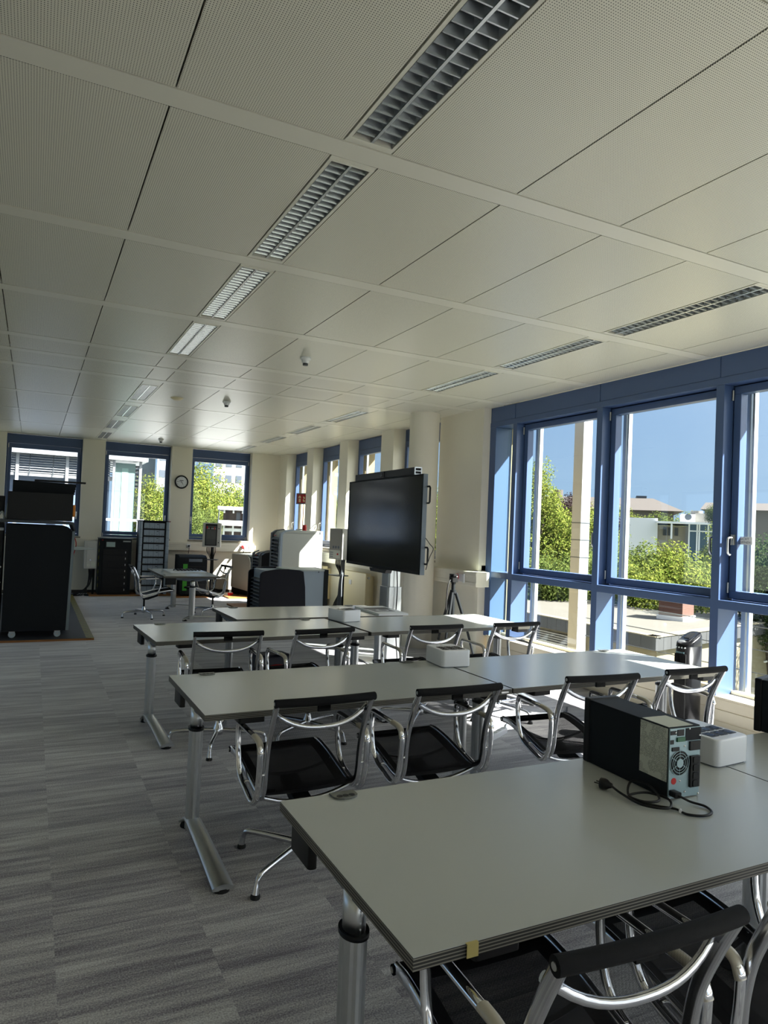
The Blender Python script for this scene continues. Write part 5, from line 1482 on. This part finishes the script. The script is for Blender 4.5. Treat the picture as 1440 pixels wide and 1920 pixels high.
bh = frame_at('balcony_house', 'house with stacked white balconies low in the right far window', 15, 60, 'house')
lx3 = lambda az: 60*math.tan(R(az-15)); lz3 = lambda el: 60*math.tan(R(el))
BRN = mat('mauve_brown_wall', srgb(118,100,94), .85)
m_ = MB(); m_.box(lx3(13.7),lx3(18),.8,10,-8.6,lz3(1.05)); m_.build('walls', BRN, bh)
m_ = MB(); m_.box(lx3(13.3),lx3(18),-1,10,lz3(.95),lz3(1.22)); m_.build('roof_slab', WHX, bh)
for (a, b) in ((-.28,.12),(-1.9,-1.55)):
    m_ = MB(); m_.box(lx3(13.35),lx3(18),-1,.8,lz3(a),lz3(b)); m_.build('balcony', WHX, bh)
for k in range(4):
    m_ = MB(); xx = lx3(13.75)+.75*k; m_.box(xx,xx+.14,-.6,.8,lz3(-1.1),lz3(-.28)); m_.box(xx+.14,xx+.75,-.5,-.4,lz3(-.75),lz3(-.5)); m_.build('balcony_divider', WHX, bh)
    m_ = MB(); m_.box(xx,xx+.12,-.9,.8,lz3(.72),lz3(.95)); m_.build('roof_beam', WHX, bh)
m_ = MB(); m_.box(lx3(14.75),lx3(15.05),.74,.8,lz3(.12),lz3(.8)); m_.build('balcony_door', HRW, bh)
cr_ = thing('street_lamp', 'thin slanting lamp pole left of the balcony house', 'lamp', (*pol(13.1,55),-7))
m_ = MB(); m_.cyl((-.3,0,0),(.3,0,9.6),.09,.05,n=8); m_.build('pole', DGREY, cr_)
m_ = MB(); m_.lathe([(.02,-.1),(.16,.0),(.12,.18),(.02,.22)], 12, (-.05,-.2,7.4)); m_.build('lamp_head', WHB, cr_)

# opposite wing with outdoor blinds
ow = thing('opposite_wing', 'white opposite wing with outdoor slat blinds in the left and middle far windows', 'building', (0,22,0))
m_ = MB(); m_.box(-12,3.0,-.25,6,3.32,4.1); m_.build('white_fascia', WHB, ow)
m_ = MB(); m_.box(-12,2.0,.35,6,-7,3.32); m_.build('back_wall', mat('wing_blue_grey_wall', srgb(120,140,170), .4), ow)
n = 0
for k in range(-7,2):
    x0 = .52+1.6*k if False else -.45+1.27*k; 
    xg = -.45+1.27*k
    if xg > 1.9: continue
    m_ = MB(); m_.box(xg-.04,xg+.04,-.02,.12,-1,3.32); m_.build('blind_guide', WHB, ow)
    m_ = MB()
    for j in range(8): m_.prism([(.0,2.80+.068*j),(.10,2.82+.068*j),(.10,2.835+.068*j),(.0,2.815+.068*j)], 'x', xg+.05, xg+1.22)
    m_.box(xg+.05,xg+1.22,.02,.08,2.70,2.80)
    m_.build('slat_blind', WHB, ow)
    m_ = MB()
    for u in (.3,.9): m_.box(xg+u,xg+u+.02,-.01,.0,2.72,3.32)
    m_.build('blind_tape', DGREY, ow)
m_ = MB(); m_.box(2.04,2.10,-.1,.0,.6,3.32); m_.box(2.78,2.85,-.1,0,.6,3.32); m_.build('corner_post', WHB, ow)
m_ = MB(); m_.box(2.12,2.68,.0,.05,.9,3.25); m_.build('corner_glass', mat('teal_curtained_glass', srgb(140,172,168), .2), ow)
m_ = MB(); m_.box(2.30,2.48,-.01,.0,.9,3.1); m_.build('curtain', mat('pale_teal_curtain', srgb(160,200,190), .8), ow)
m_ = MB(); m_.box(-12,2.9,-.7,-.62,1.53,1.60); m_.build('hand_rail', WHB, ow)
m_ = MB(); m_.box(-12,3.0,-1.0,.4,.85,1.0); m_.build('balcony_slab', WHB, ow)
m_ = MB()
for j in range(6): m_.box(2.68,2.78,.02,.6,2.55+.12*j,2.60+.12*j)
m_.build('side_louvre', DGREY, ow)
lb = MB(); lb.box(3.0,9.5,24,34,-7,.35); tag(lb.build('low_annex', WHX), 'low white flat annex beyond the far windows', 'building')

srgb = _s0
# ------------------------------------------------------------------ camera, light, render look
Rr = Vector(CAM_R); Uu = Vector(CAM_U); Ff = Vector(CAM_F)
cam = bpy.data.cameras.new('camera'); co = bpy.data.objects.new('camera', cam); COL.objects.link(co)
M3 = Matrix((Rr, Uu, -Ff)).transposed()
co.matrix_world = Matrix.Translation((0,0,1.635)) @ M3.to_4x4()
cam.sensor_fit = 'HORIZONTAL'; cam.sensor_width = 36; cam.lens = 1309.24/1440*36
cam.clip_start = .05; cam.clip_end = 1000
scene.camera = co

S = Vector((1,-.87,1.22)).normalized()
sl = bpy.data.lights.new('sun', 'SUN'); so = bpy.data.objects.new('sun', sl); COL.objects.link(so)
sl.energy = SUN_E; sl.angle = R(.53); sl.color = (1,.96,.89)
so.rotation_euler = (-S).to_track_quat('-Z','Y').to_euler()
so.location = (30,-26,40)

w = bpy.data.worlds.new('sky'); scene.world = w; w.use_nodes = True
nt = w.node_tree; nt.nodes.clear()
out = nt.nodes.new('ShaderNodeOutputWorld'); bg = nt.nodes.new('ShaderNodeBackground')
tc = nt.nodes.new('ShaderNodeTexCoord'); sx = nt.nodes.new('ShaderNodeSeparateXYZ')
nt.links.new(tc.outputs['Generated'], sx.inputs[0])
cr = nt.nodes.new('ShaderNodeValToRGB'); el = cr.color_ramp.elements
el[0].position = 0; el[0].color = srgb(150,176,202)
el[1].position = 1; el[1].color = srgb(70,110,175)
for p, c in ((.06,(144,173,201)),(.16,(134,165,199)),(.35,(124,156,194))):
    e = el.new(p); e.color = srgb(*c)
nt.links.new(math_node(nt, 'MAXIMUM', sx.outputs[2], 0), cr.inputs[0])
# brighter haze towards the sun, as a real sky has
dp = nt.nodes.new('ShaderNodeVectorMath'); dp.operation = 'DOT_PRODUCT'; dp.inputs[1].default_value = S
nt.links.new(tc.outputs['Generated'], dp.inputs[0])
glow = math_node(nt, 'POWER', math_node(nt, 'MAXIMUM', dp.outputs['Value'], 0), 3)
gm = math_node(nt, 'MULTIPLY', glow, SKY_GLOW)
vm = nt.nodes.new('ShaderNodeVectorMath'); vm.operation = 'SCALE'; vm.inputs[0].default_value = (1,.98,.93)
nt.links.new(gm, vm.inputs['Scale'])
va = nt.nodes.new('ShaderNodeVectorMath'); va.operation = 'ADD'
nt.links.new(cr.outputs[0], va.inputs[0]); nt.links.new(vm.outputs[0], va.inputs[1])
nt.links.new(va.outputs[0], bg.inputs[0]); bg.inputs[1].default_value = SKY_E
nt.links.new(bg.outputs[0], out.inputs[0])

vs = scene.view_settings
vs.view_transform = 'Standard'; vs.look = 'None'; vs.gamma = 1; vs.use_curve_mapping = False
vs.exposure = EXPOSURE
cy = scene.cycles
cy.max_bounces = 14; cy.diffuse_bounces = 7; cy.glossy_bounces = 5; cy.transparent_max_bounces = 24
cy.caustics_reflective = False; cy.caustics_refractive = False
cy.sample_clamp_indirect = 6
